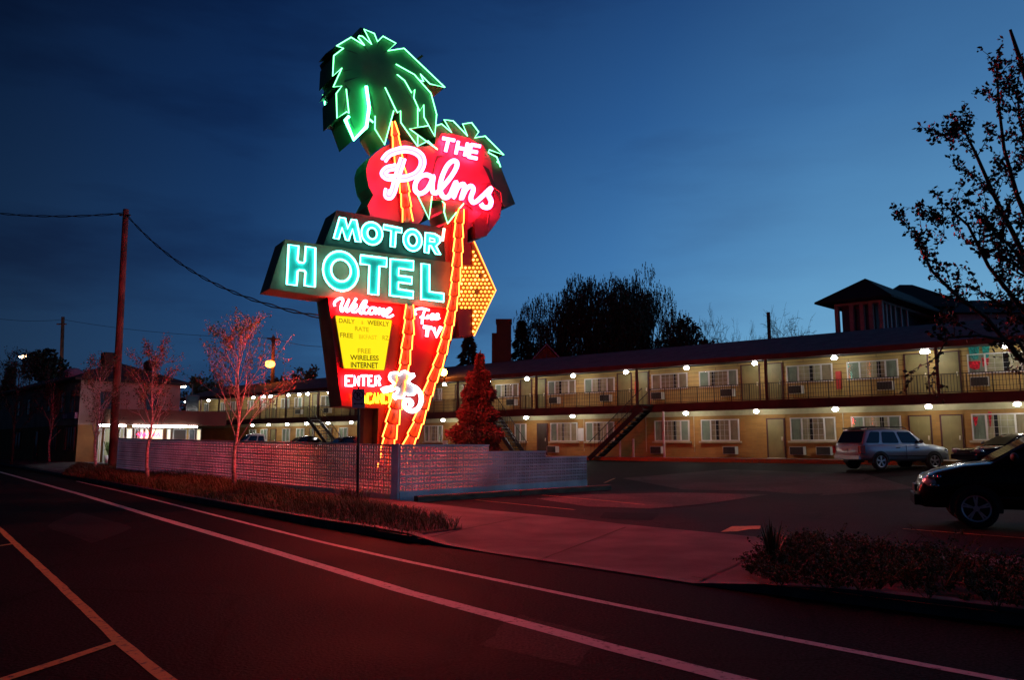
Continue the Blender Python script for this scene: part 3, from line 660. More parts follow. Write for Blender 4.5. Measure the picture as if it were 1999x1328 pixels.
# ------------------------------------------------------------------ pierced block walls
WALLP=mat('painted_breeze_block',(.80,.77,.79),.75,var=.22,scale=.8,detail=8,bump=.25,bscale=30)
A_=G(770,976,.10); 
def wallxy(px,dep): d=ray(px,880); return Vector((d.x/d.y*dep,dep,0))
B_=wallxy(230,A_.y*1.68); B_.z=.10+.28; A_.z=.10
WH=(976-871)/F*A_.y
Cc=wallxy(1143,A_.y*1.36); Cc.z=.08
def blockwall(name,a,b,rows,bw,rowh,steps,m,thick=.04,base=None):
    """rows of pierced blocks from a to b; steps: list of (fraction, rows)"""
    mb=MB(); d=(b-a); L_=Vector((d.x,d.y,0)).length; n=int(L_/bw); bw=L_/n; u=Vector((d.x,d.y,0))/L_; t=Vector((u.y,-u.x,0))
    if t.y>0: t=-t
    for i in range(n):
        f=(i+.5)/n; nr=rows
        for fr,rr in steps:
            if f>=fr: nr=rr
        z0=lerp(a.z,b.z,f); base_h=base
        o=a+u*(bw*i); o.z=0
        def B(x0,x1,zz0,zz1,tt=thick):
            mb.ob(o+u*x0-t*tt/2+Vector((0,0,z0+zz0)),u*(x1-x0),t*tt,(0,0,zz1-zz0))
        B(0,bw,-.12,base_h,thick+.03)
        e=.02
        for r in range(nr):
            y0=base_h+r*rowh; h=rowh
            eh=rowh*(.115 if thick>.05 else .09)
            B(0,e,y0,y0+h); B(bw-e,bw,y0,y0+h); B(e,bw-e,y0,y0+eh); B(e,bw-e,y0+h-eh,y0+h)
            cx,cz=bw/2,y0+h/2; dr=rowh*.13; bt=.010; th=thick*.86
            def BB(p,q):
                p=o+u*p[0]+Vector((0,0,z0+p[1])); q=o+u*q[0]+Vector((0,0,z0+q[1])); dd=(q-p); nn=dd.cross(t).normalized()*bt
                mb.ob(p-nn-t*th/2,dd,nn*2,t*th)
            BB((e,cz),(bw-e,cz)); BB((cx,y0+eh),(cx,y0+h-eh))
            mb.prism([[o+u*(cx+sx_)+Vector((0,0,z0+cz+sz_))-t*thick/2 for sx_,sz_ in ((-dr*1.5,0),(0,dr*1.5),(dr*1.5,0),(0,-dr*1.5))]],t*thick)
        B(-.003,bw+.003,base_h+nr*rowh,base_h+nr*rowh+.035,thick+.04)
    return mb,u,t
rh=(WH-.035-.12)/7
mb,u1,t1=blockwall('',A_,B_,7,rh*1.25,rh,[],None,base=.12)
W1=mb.build('block_wall',WALLP); tag(W1,'long pierced white block wall along the sidewalk, greyish at its far left end','wall')
baseS=.19; rh2=(WH-.035-baseS)/6.6
mb,u2,t2=blockwall('',A_+Vector((.10,.08,0)),Cc,6,rh2*1.25,(WH-.035-baseS)/6,[(0,6),(.40,5),(.715,4)],None,base=baseS,thick=.09)
W2=thing('stepped_block_wall','stepped pierced block wall running from the corner into the parking lot, glowing red','wall',tuple(A_))
mb.build('pierced_blocks',WALLP,W2)
pm=MB(); pm.box(A_.x-.10,A_.x+.10,A_.y-.10,A_.y+.10,0,WH+.1+.012); pm.build('corner_post',WALLP,W2)
# pale reflecting sheet added inside the two walls to make their openings glow
gb=[A_+Vector((-.05,.35,0)),A_.lerp(Cc,.97)+Vector((-.1,.1,0)),Cc+Vector((-3.2,3.6,0)),A_.lerp(B_,.5)+Vector((2.6,2.6,0)),A_.lerp(B_,.5)+Vector((.12,.12,0))]
q=MB(); pts_=[]
for a,b in zip(gb,gb[1:]+gb[:1]):
    for i in range(6): pts_.append(a.lerp(b,i/6))
c_=sum(pts_,Vector())/len(pts_)
q.v=[(p.x,p.y,gz(p.x,p.y)+.07) for p in pts_]+[(c_.x,c_.y,gz(c_.x,c_.y)+.13)]; n_=len(pts_); q.f=[(i,(i+1)%n_,n_) for i in range(n_)]
tag(q.build('glow_reflector',mat('pale_reflector',(.42,.38,.35),.9,var=.35,scale=9,bump=.8,bscale=40)),kind='structure')
# timber kerbs in front of the stepped wall
TIMB=mat('weathered_timber',(.22,.14,.08),.8,var=.3,scale=2,bump=.4,stretch=(1,1,6))
def timber(pa,pb,lab):
    a=G(*pa,.06); b=G(*pb,.06); mb=MB(); d=(b-a).normalized(); x=Vector((d.y,-d.x,0)); h=.17;c=.02; L_=(b-a).length
    prof=[(-.09,0),(.09,0),(.09,h-c),(.09-c,h),(-.09+c,h),(-.09,h-c)]
    loop=[a+x*p+Vector((0,0,q-.03)) for p,q in prof]; mb.prism([loop],d*L_); o=fixn(mb.build('timber_curb',TIMB)); tag(o,lab,'timber',group='timbers along the stepped wall')
timber((812,979),(1012,966),'near end railway timber lying before the stepped block wall, left of the pair'); timber((1014,966),(1190,955),'farther timber on the asphalt before the stepped wall, right of the pair')
# ------------------------------------------------------------------ motel
def pt(t,n,z): return UM*t+NM*n+Vector((0,0,z))
def mh(px,py,dn=0.0):
    p=onplane(px,py,NM*(N0+dn),NM); return p.dot(UM),p.z
WN=1.45                                    # wall plane stands this far behind the deck edge
FZ=.835; DB=3.42; DT=3.80; EV=5.98
TL=mh(352,800)[0]; TR=mh(2230,800)[0]
MOTEL=thing('motel_building','long two storey tan motel with outdoor decks and white globe lights behind the parking lot','motel',tuple(pt((TL+TR)/2,N0+4,FZ)))
UPW=brickmat('tan_lap_siding',(.50,.355,.12),(.44,.31,.10),(.16,.11,.05),3.6,.235,.012,.37); LOW=brickmat('tan_long_brick',(.42,.225,.05),(.34,.18,.04),(.30,.19,.07),.62,.105,.008)
ROOFM=brickmat('motel_shingles',(.115,.10,.12),(.085,.075,.09),(.05,.045,.05),.33,.14,.006); TRIM=mat('maroon_trim',(.07,.018,.016),.6,var=.25,scale=1.5); SOFF=mat('soffit_paint',(.42,.36,.22),.7,var=.1)
WHF=mat('white_vinyl',(.58,.58,.53),.45,var=.06); DARKIN=mat('dark_room',(.012,.012,.012),.9,var=0); CURT=mat('pleated_curtain',(.42,.41,.25),.9,var=.18,scale=2); CURT2=mat('brown_curtain',(.27,.22,.13),.9,var=.18,scale=2); CURT3=mat('pale_green_blind',(.22,.29,.21),.9,var=.12,scale=2)
GLS=glass('window_glass',(.95,.97,.95),.07); DOORM=mat('olive_door',(.24,.21,.08),.55,var=.1,scale=2); IRON=mat('black_iron',(.03,.027,.022),.5,var=.2); BRASS=mat('door_hardware',(.7,.65,.5),.3,metal=.9,var=0)
GREYM=mat('grille_grey',(.05,.05,.045),.6,var=.2); LAMPM=neon('globe_lamp_light',(.95,.93,.90),85); POSTW=mat('white_post',(.65,.62,.60),.6,var=.1); REDM=mat('red_box',(.45,.04,.03),.5)
def mbox(mb,t0,t1,n0,n1,z0,z1): mb.ob(pt(t0,n0,z0),UM*(t1-t0),NM*(n1-n0),(0,0,z1-z0)); return mb
NW=N0+WN
mbox(MB(),TL,TR,NW,NW+.2,FZ-.4,DB+.0).build('lower_wall',LOW,MOTEL)
mbox(MB(),TL,TR,NW,NW+.2,DT,EV+.25).build('upper_wall',UPW,MOTEL)
mbox(mbox(MB(),TL,TL+.2,NW+.2,NW+7.5,FZ-.4,EV+.2),TL+.2,TR,NW+7.3,NW+7.5,FZ-.4,EV+.2).build('end_wall',LOW,MOTEL)
mbox(MB(),TL-.1,TR,N0,NW-.003,DB+.03,DT).build('deck_slab',SOFF,MOTEL)
mbox(MB(),TL-.1,TR,N0-.06,N0-.003,DB-.02,DT+.06).build('deck_fascia',TRIM,MOTEL)
mbox(MB(),TL,TR,NW-.05,NW-.003,DB-.26,DB+.02).build('wall_beam',mat('pale_beam',(.50,.44,.25),.7,var=.1),MOTEL)
# roof
ov=.35; ridge_n=N0+5.2; RZ_=mh(1180,689.5,5.2)[1]; rf=MB()
prof=[(N0-ov,EV+.04),(N0-ov,EV+.20),(ridge_n,RZ_),(NW+7.9,EV+.20),(NW+7.9,EV+.04)]
rf.prism([[pt(TL-.5,n,z) for n,z in prof]],UM*(TR-TL+.5)); fixn(rf.build('roof',ROOFM,MOTEL))
mbox(MB(),TL-.5,TR,N0-ov-.05,N0-ov-.003,EV-.05,EV+.22).build('eave_fascia',TRIM,MOTEL)
# small windows helpers
def window(px0,px1,lvl,cur=None,style=3,glow=None):
    py=720 if lvl else 835
    t0=mh(px0,py,WN)[0]; t1=mh(px1,py,WN)[0]
    z0,z1=(DT+.98,EV-.28) if lvl else (FZ+.92,FZ+2.12)
    n=NW
    f=MB(); w=.055
    mbox(f,t0,t1,n-.10,n-.003,z0,z0+w); mbox(f,t0,t1,n-.10,n-.003,z1-w,z1); mbox(f,t0,t0+w,n-.10,n-.003,z0+w,z1-w); mbox(f,t1-w,t1,n-.10,n-.003,z0+w,z1-w)
    W_=t1-t0
    splits=[.26,.76] if style==3 else ([.5] if style==2 else [])
    for s in splits: mbox(f,t0+W_*s-.035,t0+W_*s+.035,n-.10,n-.003,z0+w,z1-w)
    o=f.build('window',WHF,MOTEL)
    mbox(MB(),t0+w,t1-w,n-.02,n-.004,z0+w,z1-w).build('dark_room_panel',DARKIN,o)  # near-black panel painted in place of the unlit room's shade
    # curtains: pleats with gaps
    gap=ru(.35,.65)
    parts=[]
    if style==3: spans=[(0,.26,CURT3),(.26,gap-.03,CURT if R()<.6 else CURT2),(gap+.05,.76,CURT if R()<.6 else CURT2),(.76,1,CURT3 if R()<.6 else CURT2)]
    else: spans=[(0,.5,CURT3),(.5,1,CURT3)]
    for a,b,m in spans:
        if m is CURT3 and R()<.25 and lvl: m=CURT2
        A=t0+w+(W_-2*w)*a; B=t0+w+(W_-2*w)*b; c=MB(); k=max(4,int((B-A)/.05)); 
        for i in range(k+1):
            tt=lerp(A,B,i/k); nn=n-.040+(.012 if i%2 else -.008)*ru(.5,1.2)
            c.v+=[tuple(pt(tt,nn,z0+w)),tuple(pt(tt,nn,z1-w))]
        c.f=[(2*i,2*i+2,2*i+3,2*i+1) for i in range(k)]
        c.build('curtain',m,o)
    g=MB(); g.add([pt(t0+w,n-.064,z0+w),pt(t1-w,n-.064,z0+w),pt(t1-w,n-.064,z1-w),pt(t0+w,n-.064,z1-w)],[(0,1,2,3)]); g.build('pane',GLS,o)
    if style==3:   # white glazing grid on the centre light
        q=MB(); A=t0+W_*.26+.035;B=t0+W_*.76-.035
        for i in (1,2,3): mbox(q,lerp(A,B,i/4)-.005,lerp(A,B,i/4)+.005,n-.085,n-.070,z0+w,z1-w)
        for i in (1,2,3): zz=lerp(z0,z1,i/4); mbox(q,A,B,n-.085,n-.070,zz-.005,zz+.005)
        q.build('glazing_grid',WHF,o)
    if not lvl: mbox(MB(),t0-.12,t1+.12,n-.17,n-.003,z0-.10,z0-.004).build('sill',SOFF,o)
    return o,t0,t1
def door(px0,px1,lvl,m=None):
    py=725 if lvl else 845
    t0=mh(px0,py,WN)[0]; t1=mh(px1,py,WN)[0]; z0=DT if lvl else FZ; z1=z0+2.06; n=NW
    d=mbox(MB(),t0,t1,n-.05,n-.003,z0+.02,z1); W_=t1-t0
    for cx in (.28,.72):
        for a,b in ((.06,.36),(.42,.74),(.80,.94)):
            mbox(d,t0+W_*(cx-.15),t0+W_*(cx+.15),n-.064,n-.051,lerp(z0,z1,a),lerp(z0,z1,b))
    o=d.build('door',m or DOORM,MOTEL)
    j=MB(); mbox(j,t0-.07,t0-.003,n-.08,n-.003,z0,z1+.06); mbox(j,t1+.003,t1+.07,n-.08,n-.003,z0,z1+.06); mbox(j,t0-.003,t1+.003,n-.08,n-.003,z1+.003,z1+.06); j.build('door_frame',TRIM,o)
    h=MB(); h.sph(pt(t1-.09,n-.10,z0+1.0),.035,8,5); mbox(h,t1-.12,t1-.06,n-.075,n-.052,z0+.93,z0+1.14); h.build('handle',BRASS,o,smooth=True)
    mbox(MB(),t0-.05,t1+.05,n-.16,n-.003,z0+.002,z0+.035).build('threshold',mat('worn_threshold',(.62,.58,.45),.5),o)
def acunit(px,lvl,py=None):
    t=mh(px,750 if lvl else 878,WN)[0]; z=(DT+.40) if lvl else (FZ+.20); n=NW
    mbox(MB(),t-.36,t+.36,n-.38,n-.003,z,z+.42)
    o=mbox(MB(),t-.36,t+.36,n-.38,n-.003,z,z+.42).build('air_conditioner',mat('cream_metal',(.58,.60,.55),.5,var=.08),MOTEL)
    g=MB()
    for i in range(9): mbox(g,t-.33,t+.33,n-.395,n-.383,z+.03+i*.042,z+.055+i*.042)
    g.build('grille',GREYM,o)
    mbox(MB(),t-.34,t+.34,n-.3825,n-.381,z+.02,z+.40).build('grille_backing',DARKIN,o)
UWIN=[(844,864),(969,1013),(1071,1124),(1142,1200),(1273,1342),(1365.5,1440),(1536,1625.5),(1654,1754),(1890,2030),(2055,2190)]
LWIN=[(830,865),(1076,1128),(1145,1200),(1279,1346.5),(1370,1443.5),(1544,1632),(1663,1760),(1898,2012),(2040,2180)]
for a,b in UWIN: window(a,b,1)
for a,b in LWIN: window(a,b,0)
window(1006,1028,0,style=2)
for a,b in [(553,568),(579,593),(630,649),(662,680),(742,760),(700,718),(512,523),(488,499),(455,464),(436,444),(404,412),(380,387)]: window(a,b,1,style=2)
for a,b in [(488,501),(510,523),(553,567),(580,595),(664,680),(700,718),(740,758)]: window(a,b,0,style=2)
for a,b in [(891,906),(1018,1038),(1048,1065),(1207,1232),(1243,1265),(1449,1481.5),(1496,1526),(1769,1811),(1832,1873),(597,607),(614,622),(536,543),(524,530),(688,696)]: door(a,b,1)
for a,b in [(1500,1531),(1778,1817.5),(1840,1878.5),(530,539),(606,614),(640,648)]: door(a,b,0)
door(1051,1068,0,mat('dark_brown_door',(.04,.022,.012),.6))
for p in (1003,1086,1186,1286,1423,1556,1731,1915,645,590): acunit(p,1)
for p in (1083,1286,1429,1560,1612): acunit(p,0)
# railing with thin balusters, one part per bay
def rail(t0,t1):
    q=MB()
    for z in (DT+.10,DT+.92): mbox(q,t0,t1,N0+.03,N0+.06,z,z+.035)
    t=t0+.06; i=0
    while t<t1-.02:
        w=.011 if i%8 else .022
        mbox(q,t-w,t+w,N0+.034,N0+.034+2*w,DT if w>.012 else DT+.135,DT+.92); t+=.125; i+=1
    q.build('railing',IRON,MOTEL)
ST1=(mh(1240,800)[0],mh(1266,800)[0])
pposts=[mh(p,720)[0] for p in (1829,1494,1242,1046,893,790,695,623,560,510,470,430,395)]
prev=TR
for i,t in enumerate(pposts):
    mbox(MB(),t-.06,t+.06,N0+.0,N0+.12,DT,EV+.03).build('post',TRIM,MOTEL)
edges=[TR]+pposts+[TL]
for a,b in zip(edges,edges[1:]):
    lo,hi=b+.08,a-.08
    if lo<ST1[1] and hi>ST1[0]:
        if ST1[0]-lo>.3: rail(lo,ST1[0])
        if hi-ST1[1]>.3: rail(ST1[1],hi)
    else: rail(lo,hi)
for p in (1211,1237,1297,611,1420): 
    if p==1420: continue
    t=mh(p,860,-.05)[0]; mbox(MB(),t-.05,t+.05,N0-.12,N0-.02-.045,FZ-.02,DB if p in(1297,611) else FZ+1.05).build('pipe_post',POSTW,MOTEL)
# globe lamps
def lamp(px,py,r=.125,m=None):
    lvl=py<((780-(px-900)*.055) if px>900 else 800)
    z=(EV-.12) if lvl else (DB-.10)
    t,_=mh(px,py,.25); o=mbox(MB(),t-.07,t+.07,N0+.18,N0+.32,z+.05,z+.13).build('ceiling_lamp',WHF,MOTEL)
    s=MB(); s.sph(pt(t,N0+.25,z-.03),r,10,6,1.15,1.15,.68); s.build('globe',m or LAMPM,o,smooth=True)
for p in [(1029,739),(1119,732),(1222,722),(1340,712),(1473,702),(1628,689),(954,745),(868,751),(643,768),(601,771),(584,774),(563,774),(528,777),(515,780),(495,780),(466,781),(407,786),(363,790),(1962,668),(735,760),
          (1027,811),(1118,809),(865,815),(1339,802),(1476,798),(1630,791),(1812,785),(1985,779),(686,819),(641,820),(599,821),(561,822),(525,822.6),(493,823),(760,818),(2100,776),(2120,660)]: lamp(*p)
for q in (1801,1809): lamp(q,675,.11)
mbox(MB(),*[mh(x,710,WN)[0] for x in (1241,1247)],NW-.16,NW-.003,DT+.75,DT+1.55).build('extinguisher_box',REDM,MOTEL)
mbox(MB(),*[mh(x,725,WN)[0] for x in (1633,1643)],NW-.18,NW-.003,DT+.55,DT+1.45).build('extinguisher_box',REDM,MOTEL)
mbox(MB(),*[mh(x,848,WN)[0] for x in (1129,1140)],NW-.05,NW-.003,FZ+.95,FZ+1.75).build('notice_board',WHF,MOTEL)
for px_ in (1356,1141,1648,1262):
    t=mh(px_,850,WN)[0]; MB().tube([pt(t,NW-.04,FZ+.3),pt(t,NW-.04,DB-.28)],.022,6).build('conduit',SOFF,MOTEL)
# flood lamp over the roof edge beside the sign
t,_=mh(864,727,-.6); fz=EV+.55
fl=mbox(MB(),t-.05,t+.05,N0-.45,N0-.35,EV-.05,fz).build('flood_lamp',STEEL,MOTEL)
s=MB(); s.sph(pt(t,N0-.5,fz+.1),.26,12,8); s.build('bulb',neon('sodium_light',(1.0,.26,.03),75),fl,smooth=True)
# stairs, parallel to the deck
def stair(pb,pt_,n=13):
    tb=mh(*pb,-.7)[0]; tt=mh(*pt_,-.7)[0]; q=MB(); zt=DT; zb=FZ-.12; n0,n1=N0-1.15,N0-.12
    s=(tt-tb)/n
    for i in range(n+1):
        f=(i+.6)/(n+.6); t=lerp(tb,tt,f); z=lerp(zb,zt,f); mbox(q,t-.16,t+.14,n0,n1,z-.05,z)
    for nn in (n0,n1):
        a=pt(tb,nn,zb+.0); b=pt(tt,nn,zt-.15); q.bar(a,b,.05,.28)
    o=q.build('staircase',IRON,MOTEL)
    h=MB()
    for nn in (n0,n1):
        h.tube([pt(tb,nn,zb+.95),pt(tt,nn,zt+.92)],.025,6)
        for i in range(0,n+1,1): f=(i+.6)/(n+.6); h.tube([pt(lerp(tb,tt,f),nn,lerp(zb,zt,f)),pt(lerp(tb,tt,f),nn,lerp(zb,zt,f)+.92)],.013,4)
    h.build('handrail',IRON,o)
stair((1158,888),(1262,800)); stair((664,860),(610,815)); stair((1018,880),(958,808))
# walkway and its painted kerb
tag(mbox(MB(),TL-2,TR,N0-.30,NW-.003,FZ-.5,FZ).build('walkway',CONC),kind='structure')
tag(mbox(MB(),TL-2,TR,N0-.45,N0-.303,FZ-.5,FZ+.004).build('walkway_curb',worn('orange_curb_paint',(.50,.17,.035),(.2,.15,.1),.5)),kind='structure')
# paper decorations behind two panes, lit coloured blinds
def blind(px0,px1,py0,py1,name,m,jag=0):
    a=[(px0,py0),(px1,py0+ru(-2,2)),(px1-2,py1),(lerp(px0,px1,.5),py1+jag),(px0+3,py1-jag)]
    mb=MB(); n=NM*(NW-.069); mb.prism([[onplane(x,y,n,NM) for x,y in a]],-NM*.0035); return fixn(mb.build(name,m,MOTEL))
TEALP=mat('teal_foil',(.02,.30,.26),.35,var=.5,scale=14,detail=8); REDF=mat('red_foil',(.65,.02,.04),.35,var=.5,scale=12,detail=8)
blind(1890,1912,674,700,'window_hanging',TEALP,3); blind(1916,1932,673,697,'window_hanging',TEALP,4); blind(1890,1914,706,720,'window_hanging',REDF,2); blind(1916,1931,699,714,'window_hanging',REDF,-3)
blind(1899,1909,815,829,'window_hanging',REDF,4); blind(1929,1936,804,833,'window_hanging',REDF,3)
# chair and plants on the walkway
def chair(px,dn,lab):
    t=mh(px,880,dn)[0]; o=thing('patio_chair',lab,'chair',tuple(pt(t,N0+dn,FZ)))
    W_=WHF
    mbox(MB(),t-.25,t+.25,N0+dn-.25,N0+dn+.25,FZ+.38,FZ+.43).build('seat',W_,o)
    b=MB(); 
    for i in range(5): mbox(b,t+.25,t+.29,N0+dn-.24+i*.105,N0+dn-.17+i*.105,FZ+.43,FZ+.95)
    mbox(b,t+.25,t+.29,N0+dn-.25,N0+dn+.25,FZ+.95,FZ+1.0); b.build('backrest',W_,o)
    for a in (-.23,.19):
        for c in (-.24,.2): mbox(MB(),t+a,t+a+.045,N0+dn+c,N0+dn+c+.045,FZ,FZ+.38).build('leg',W_,o)
chair(864,.6,'white slatted patio chair on the motel walkway left of the red lit fir')
# ------------------------------------------------------------------ office building on the left
UO=Vector((-.688,.725,0))                     # along the street, away
VO=Vector((.725,.688,0))                      # away from the street
KB=G(147,906,.28)
OFF=thing('office_building','dim two storey stucco corner building with hipped roof and brightly lit office canopy','building',tuple(KB))
ST_D=brickmat('stucco_and_band',(.26,.19,.15),(.24,.175,.14),(.2,.15,.12),6,3,.01,axis=UO); ST_L=mat('ochre_stucco',(.28,.14,.045),.85,var=.2,scale=1.2,bump=.2,bscale=30); ROOF2=mat('dark_roof_felt',(.04,.04,.035),.8,var=.3,scale=1,bump=.3)
def op(a,b,z): return Vector((KB.x,KB.y,0))+UO*a+VO*b+Vector((0,0,z))
def obx(mb,a0,a1,b0,b1,z0,z1): mb.ob(op(a0,b0,z0),UO*(a1-a0),VO*(b1-b0),(0,0,z1-z0)); return mb
BZ=.28; HE=BZ+5.75; DL=(lambda k:(k*KB.y-KB.x)/(VO.x-k*VO.y))(ray(350,800).x/ray(350,800).y)
obx(MB(),0,26,0,DL,BZ-.4,BZ+2.6).build('lower_storey',ST_L,OFF); obx(MB(),-.02,26,-.02,DL,BZ+2.603,HE).build('upper_storey',mat('grey_stucco',(.42,.33,.27),.85,var=.2,scale=.8,bump=.2,bscale=30),OFF)
h=MB(); e=.5; rz=HE+1.5
P=[op(-e,-e,HE),op(26+e,-e,HE),op(26+e,DL+e,HE),op(-e,DL+e,HE)]; T1=op(DL/2,DL/2,rz); T2=op(26-DL/2,DL/2,rz)
h.add(P+[T1,T2]+[p+Vector((0,0,-.16)) for p in P],[(0,1,5,4),(1,2,5),(2,3,4,5),(3,0,4),(0,6,7,1),(1,7,8,2),(2,8,9,3),(3,9,6,0),(6,9,8,7)]); RFO=fixn(h.build('roof',ROOF2,OFF))
obx(MB(),3.0,4.0,2.2,3.0,HE+.5,HE+2.2).build('chimney',mat('sooty_brick',(.10,.06,.04),.9),RFO); v=MB(); v.sph(op(2,5,rz-.2),.45,10,6); v.build('roof_vent',STEEL,RFO)
tk=MB(); 
for px_,z_ in ((0,0),): tk.sph(op(5.2,.8,HE+.55),.62,12,8,1.2,1.2,.9)
tk.build('satellite_dish',mat('grey_dish',(.35,.33,.38),.6,var=.1),RFO)
def owin(a0,a1,z0,z1,frame=None,panes=None,side=0,bars=0):
    f=MB(); w=.06
    def bb(mb,p0,p1,d0,d1,y0,y1):
        return obx(mb,p0,p1,-d1,-d0,y0,y1) if side==0 else obx(mb,-d1,-d0,p0,p1,y0,y1)
    for q in ((a0,a1,z0,z0+w),(a0,a1,z1-w,z1),(a0,a0+w,z0+w,z1-w),(a1-w,a1,z0+w,z1-w)): bb(f,q[0],q[1],.03,.09,q[2],q[3])
    for i in range(1,bars+1): x=lerp(a0,a1,i/(bars+1)); bb(f,x-w/2,x+w/2,.03,.09,z0+w,z1-w)
    o=f.build('window',frame or STEEL,OFF)
    bb(MB(),a0+w,a1-w,.035,.05,z0+w,z1-w).build('pane',panes or mat('dark_glass',(.015,.016,.018),.08,var=0),o); return o
for a0,a1,z0,z1 in ((1.0,2.0,3.55,5.0),(3.6,4.7,3.7,5.0),(7.2,8.3,3.9,4.8),(9.6,10.2,4.0,4.6),(13.5,14.8,3.8,4.9),(17,18.2,3.8,4.9)): owin(a0,a1,BZ+z0-.2,BZ+z1,mat('bluish_frame',(.08,.10,.11),.6),None,0,0)
for a0,a1 in ((.4,2.9),(5.0,7.2)): owin(a0,a1,BZ+.85,BZ+2.5,STEEL,None,0,3)
owin(10.2,11.3,BZ+.02,BZ+2.3,STEEL,None,0,0); owin(16,19,BZ+.9,BZ+2.3,STEEL,None,0,2)
for b0,b1 in ((1.2,2.1),(4.2,5.1),(7.0,8.0)): owin(b0,b1,BZ+3.5,BZ+4.9,mat('bluish_frame'  ,(.08,.10,.11),.6),None,1,0)
# purple signboard on the street wall
sb=obx(MB(),.1,3.4,-.22,-.03,BZ+3.02,BZ+3.42).build('signboard',mat('violet_board',(.25,.12,.24),.5,var=.1),OFF)
q=MB()
for i in range(3): obx(q,2.1+i*.34,2.30+i*.34,-.235,-.222,BZ+3.08,BZ+3.36)
q.build('board_panel',mat('pale_board_panel',(.55,.45,.58),.5),sb)
# canopy, fluorescent tubes, lit glass front
CB0,CB1=3.2,19.5
LITW=mat('lit_office_wall',(.9,.8,.5),.6,var=0,emis=(1.0,.80,.36),es=1.1); 
CB1=(lambda k:(k*op(-2.6,0,0).y-op(-2.6,0,0).x)/(VO.x-k*VO.y))(ray(442,820).x/ray(442,820).y); cx=obx(MB(),-2.6,.6,CB0-2.0,CB1,BZ+2.62,BZ+3.62).build('canopy',mat('brown_canopy',(.17,.075,.045),.7,var=.15,scale=.7),OFF)
FL=neon('fluorescent_tube',(.95,.96,1.0),26)
def vb(px,off=0.0):
    r_=ray(px,850); k=r_.x/r_.y; o=op(-off,0,0); return (k*o.y-o.x)/(VO.x-k*VO.y)
for p0,p1 in ((190,195),(199,204),(207,212),(216,228),(232,244),(259,292),(295,330),(332,365),(368,384)): obx(MB(),-2.66,-2.52,vb(p0,2.6),vb(p1,2.6),BZ+2.45,BZ+2.58).build('fluorescent_lamp',FL,cx)
fb=obx(MB(),-.25,.0-.003,DL+.003,max(DL+1,CB1-1.5),BZ-.3,BZ+2.6).build('office_wall',mat('yellow_office_wall',(.62,.42,.10),.7,var=.1),OFF)
obx(MB(),-.25,4,CB1-1.497,CB1-1.3,BZ-.3,BZ+2.6).build('office_wall',LOW,OFF)
m_lw=mat('lit_window_warm',(.9,.85,.6),.5,var=.0,emis=(1.0,.86,.50),es=1.0); m_dw=mat('dim_window',(.06,.04,.03),.2,var=0); m_lc=mat('lit_window_cool',(.22,.22,.15),.5,var=0,emis=(.75,.75,.35),es=.14)
for i,(p0,p1,m) in enumerate(((192,198,m_lc),(203,216,m_lc),(233,242,m_lc),(246,258,m_lw),(262,270,m_dw),(272,280,m_lw),(282,318,m_lw),(325,333,m_lw),(337,364,m_dw),(368,381,mat('dusk_window',(.05,.08,.10),.1,var=0)),(383,392,m_lw))):
    b0,b1=vb(p0,.3),vb(p1,.3)
    f=obx(MB(),-.33,-.27,b0,b1,BZ+(.05 if i<3 else .4),BZ+2.4).build('window',WHF,OFF); obx(MB(),-.345,-.331,b0+.07,b1-.07,BZ+(.12 if i<3 else .47),BZ+2.33).build('pane',m,f)
# red neon squiggle in the office window
sq=MB(); s0,s1=vb(268,.45),vb(312,.45); sq.tube([op(-.42,lerp(s0,s1,i/22),BZ+1.95+.16*math.sin(i*1.9)+.06*math.sin(i*3.7)) for i in range(23)],.03,6); sq.tube([op(-.42,lerp(s0,s1,.15),BZ+1.6),op(-.42,lerp(s0,s1,.75),BZ+1.6)],.022,6); sq.build('window_neon',neon('red_window_neon',(1,.03,.10),9),OFF)
for x0,z0,x1,z1 in ((1356,DT+.02,1356,EV),):
    pass
# potted palm by the entrance
pl=thing('potted_plant','pale pot with spiky leaves beside the lit office entrance','plant',tuple(op(-1.4,1.6,BZ)))
q=MB(); c=op(-1.4,1.6,BZ); q.tube([c,c+Vector((0,0,.55))],[.2,.28],12); q.build('pot',POSTW,pl,smooth=True)
q=MB()
for i in range(26):
    a=ru(0,6.28); r=ru(.25,.6); z=ru(.5,1.2); p0=c+Vector((0,0,.55)); p1=c+Vector((math.cos(a)*r*.6,math.sin(a)*r*.6,.55+z*.8)); p2=c+Vector((math.cos(a)*r,math.sin(a)*r,.5+z*.7)); q.tube([p0,p1,p2],[.02,.03,.004],4)
q.build('leaves',mat('pot_leaf',(.06,.12,.02),.6),pl)
# ------------------------------------------------------------------ poles, wires, lamps
WOOD=mat('pole_wood',(.20,.085,.055),.85,var=.55,scale=1.6,bump=.5,stretch=(1,1,.5),c2=(.025,.015,.012),detail=7)
ub=G(219,918,.25); up=atY(246,409,ub.y+.3); UPO=thing('utility_pole','tall weathered wooden utility pole leaning beside the left end of the block wall','utility pole',tuple(ub))
q=MB(); q.tube([ub+Vector((0,0,-.2)),ub.lerp(up,.5),up],[.215,.18,.15],12); q.build('pole',WOOD,UPO,smooth=True)
q=MB(); q.tube([up+Vector((0,0,-.32)),up+Vector((0,0,-.28))],.19,12); q.build('pole_band',STEEL,UPO)
q=MB()
for k in (-1,1): q.tube([up+Vector((k*.17,-.05,-.34)),up+Vector((k*.30,-.09,-.34))],.05,8)
q.build('insulator',STEEL,UPO)
def sag(a,b,s,n=24): return [a.lerp(b,i/n)+Vector((0,0,-4*s*(i/n)*(1-i/n))) for i in range(n+1)]
SDK=mat('cable_black',(.012,.012,.014),.6,var=0)
sgp=S(640,621,-.9); q=MB(); 
